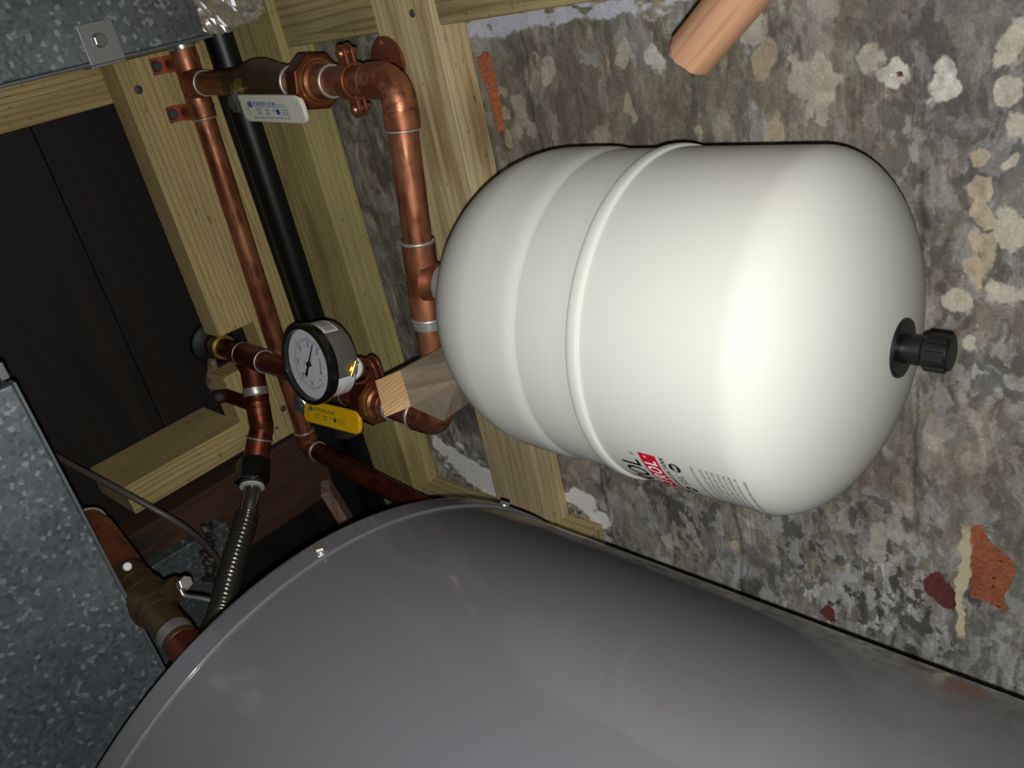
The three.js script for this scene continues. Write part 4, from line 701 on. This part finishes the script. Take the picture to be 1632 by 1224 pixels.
// copper elbow and brass drain valve by the lower duct
{
  const p0 = at(118, 830, 0.74), c0 = at(150, 835, 0.72), e0 = at(203, 915, 0.685), v1 = at(290, 1025, 0.63), end0 = at(322, 1066, 0.605), end = v1.clone().addScaledVector(end0.clone().sub(v1), (v1.y - OFF.y - 0.473) / (v1.y - end0.y)), d = dirOf(e0, v1), L = e0.distanceTo(v1);
  const t = thing('drain_pipe', 'wide copper elbow and stub coming out from behind the lower duct', 'pipe');
  mesh('elbow', [tube([at(60, 870, 0.78), at(112, 838, 0.75), at(146, 842, 0.725), at(176, 878, 0.705), e0], 0.0150, 50, 32)], M.copper, t);
  mesh('solder_joint', [ring(at(143, 838, 0.727), dirOf(at(112, 838, 0.75), at(166, 862, 0.71)), 0.0150, 0.0010)], M.solder, t);
  mesh('pipe', rod(v1, end, 0.0125, 32), M.copperDark, t); place(t);
  const b = thing('brass_valve', 'dull brass check valve with a tiny side lever between the lower duct and heater rim', 'valve');
  mesh('valve_body', lathe([[0.0125, -0.004], [0.0138, -0.0038], [0.0140, L * 0.13], [0.0150, L * 0.131], [0.0150, L * 0.17], [0.0138, L * 0.171], [0.0138, L * 0.26], [0.0166, L * 0.265], [0.0170, L * 0.28], [0.0170, L * 0.33], [0.0157, L * 0.332], [0.0157, L * 0.44], [0.0168, L * 0.442], [0.0170, L * 0.5], [0.0168, L * 0.525], [0.0148, L * 0.53], [0.0148, L * 0.6], [0.0134, L * 0.605], [0.0132, L], [0.012, L + 0.001]], e0, d, 44), M.brassDark, b);
  mesh('solder_joint', [lathe([[0.0130, L * 0.84], [0.0136, L * 0.87], [0.0134, L * 0.94], [0.0128, L]], e0, d, 32)], M.caseSteel, b);
  const sp = at(203, 903, 0.665); mesh('bleed_screw', [lathe([[0, 0.003], [0.003, 0.0026], [0.0036, 0.001], [0.0036, -0.002]], sp, dirOf(sp, OFF), 20)], M.whitePlastic, b).userData.label = 'small white plug';
  const m = e0.clone().lerp(v1, 0.4), sp1 = at(283, 938, 0.655), sd = dirOf(m, sp1);
  const port = mesh('side_port', [rod(m, sp1, 0.0068, 24), lathe([[0.0068, 0], [0.0098, 0.0005], [0.0098, 0.007], [0.0068, 0.0075]], m.clone().lerp(sp1, 0.75), sd, 24)], M.brassDark, b);
  mesh('lever', [tube([at(286, 935, 0.645), at(292, 948, 0.645), at(301, 951, 0.645), at(318, 953, 0.645), at(334, 957, 0.645)], 0.0017, 40, 12)], M.zincScrew, port);
  mesh('nut', [hexa(at(291, 932, 0.65), dirOf(at(291, 932, 0.65), at(302, 925, 0.64)), 0.0048, 0.008)], M.steel, port);
  place(b);
}
single('cable', 'thin grey cable slung from behind the lower duct to behind the steel hose', 'cable', tube([at(10, 680, 0.9), at(48, 700, 0.88), at(100, 733, 0.86), at(160, 765, 0.845), at(225, 800, 0.845), at(290, 838, 0.86), at(330, 872, 0.9), at(352, 905, 0.93), at(362, 960, 0.94)], 0.0032, 90, 14), M.cableGrey);
// loose copper stub in the foreground: a sawn tube with a torn notch
{
  const p = at(1101, 88, 0.425), q = at(1185, -14, 0.391), d = dirOf(p, q), far = p.clone().addScaledVector(d, 0.9), r = 0.0127, ri = 0.0113, seg = 48, Lg = (0.8 + OFF.x - p.x) / d.x;
  const prof = (a) => 0.0005 * Math.sin(a * 3 + 1) + 0.0004 * Math.sin(a * 7) + 0.0022 * Math.max(0, 1 - Math.abs(a - 4.2) / 0.25), F = frame(p, d, fwd), o = [], idx = [], uv = [];
  const rows = [[r - 0.0001, 0], [r, 0.0002], [r, 0.004], [r, 0.03], [r, 0.1], [r, Lg - 0.001], [ri, Lg - 0.001], [ri, 0.1], [ri, 0.03], [ri, 0.004], [ri, 0.0002], [ri, 0.0001], [r - 0.0001, 0]];
  rows.forEach(([R, s], j) => { for (let i = 0; i <= seg; i++) { const a = i / seg * 2 * Math.PI, v = new THREE.Vector3(R * Math.cos(a), s < 0.005 ? s + prof(a) : s, R * Math.sin(a)).applyMatrix4(F); o.push(v.x, v.y, v.z); uv.push(i / seg * 2, s * 4); } });
  for (let j = 0; j < rows.length - 1; j++) for (let i = 0; i < seg; i++) { const a = j * (seg + 1) + i, b = a + seg + 1; idx.push(a, b, a + 1, b, b + 1, a + 1); }
  const g = new THREE.BufferGeometry(); g.setAttribute('position', new THREE.Float32BufferAttribute(o, 3)); g.setAttribute('uv', new THREE.Float32BufferAttribute(uv, 2)); g.setIndex(idx); g.computeVertexNormals();
  single('copper_stub', 'bright copper pipe with a roughly sawn open end in the foreground at the top', 'pipe', g, M.copperBright);
}
// wooden block jammed between the tank shoulder and the lower elbow
{
  const A = at(598, 607, 0.655), B = at(638, 590, 0.645), C = at(655, 648, 0.625), D = A.clone().add(C).sub(B), E = at(712, 549, 0.665), F = at(731, 607, 0.645), G = at(707, 671, 0.66), H = at(750, 640, 0.68);
  const t = thing('wooden_block', 'offcut wooden block with a pale sawn end wedged behind the white tank shoulder', 'block');
  const back = C.clone().sub(OFF).normalize().multiplyScalar(0.03), deep = (q) => q.clone().addScaledVector(dirOf(OFF, q), 0.03);
  const sink = (q) => q.clone().addScaledVector(dirOf(OFF, q), 0.002);
  mesh('block_body', [[A, B, C, D].map(sink).concat([E, F, deep(A), deep(B), deep(C), deep(D), deep(E), deep(F)]), [C, F, G, H].map(sink).concat([deep(C), deep(F), deep(G), deep(H)])].map((l) => planarUV(new ConvexGeometry(l), dirOf(B, E), dirOf(B, C), 0.6, 0.12)), M.greyWood, t);
  const thin = [A, B, C, D]; mesh('sawn_end', planarUV(new ConvexGeometry(thin.concat(thin.map((q) => q.clone().addScaledVector(dirOf(OFF, q), 0.0035)))), dirOf(A, B), dirOf(B, C), 0.3, 0.09), M.freshCut, t).userData.label = 'pale freshly sawn end';
  place(t);
}

renderer.render(scene, camera);
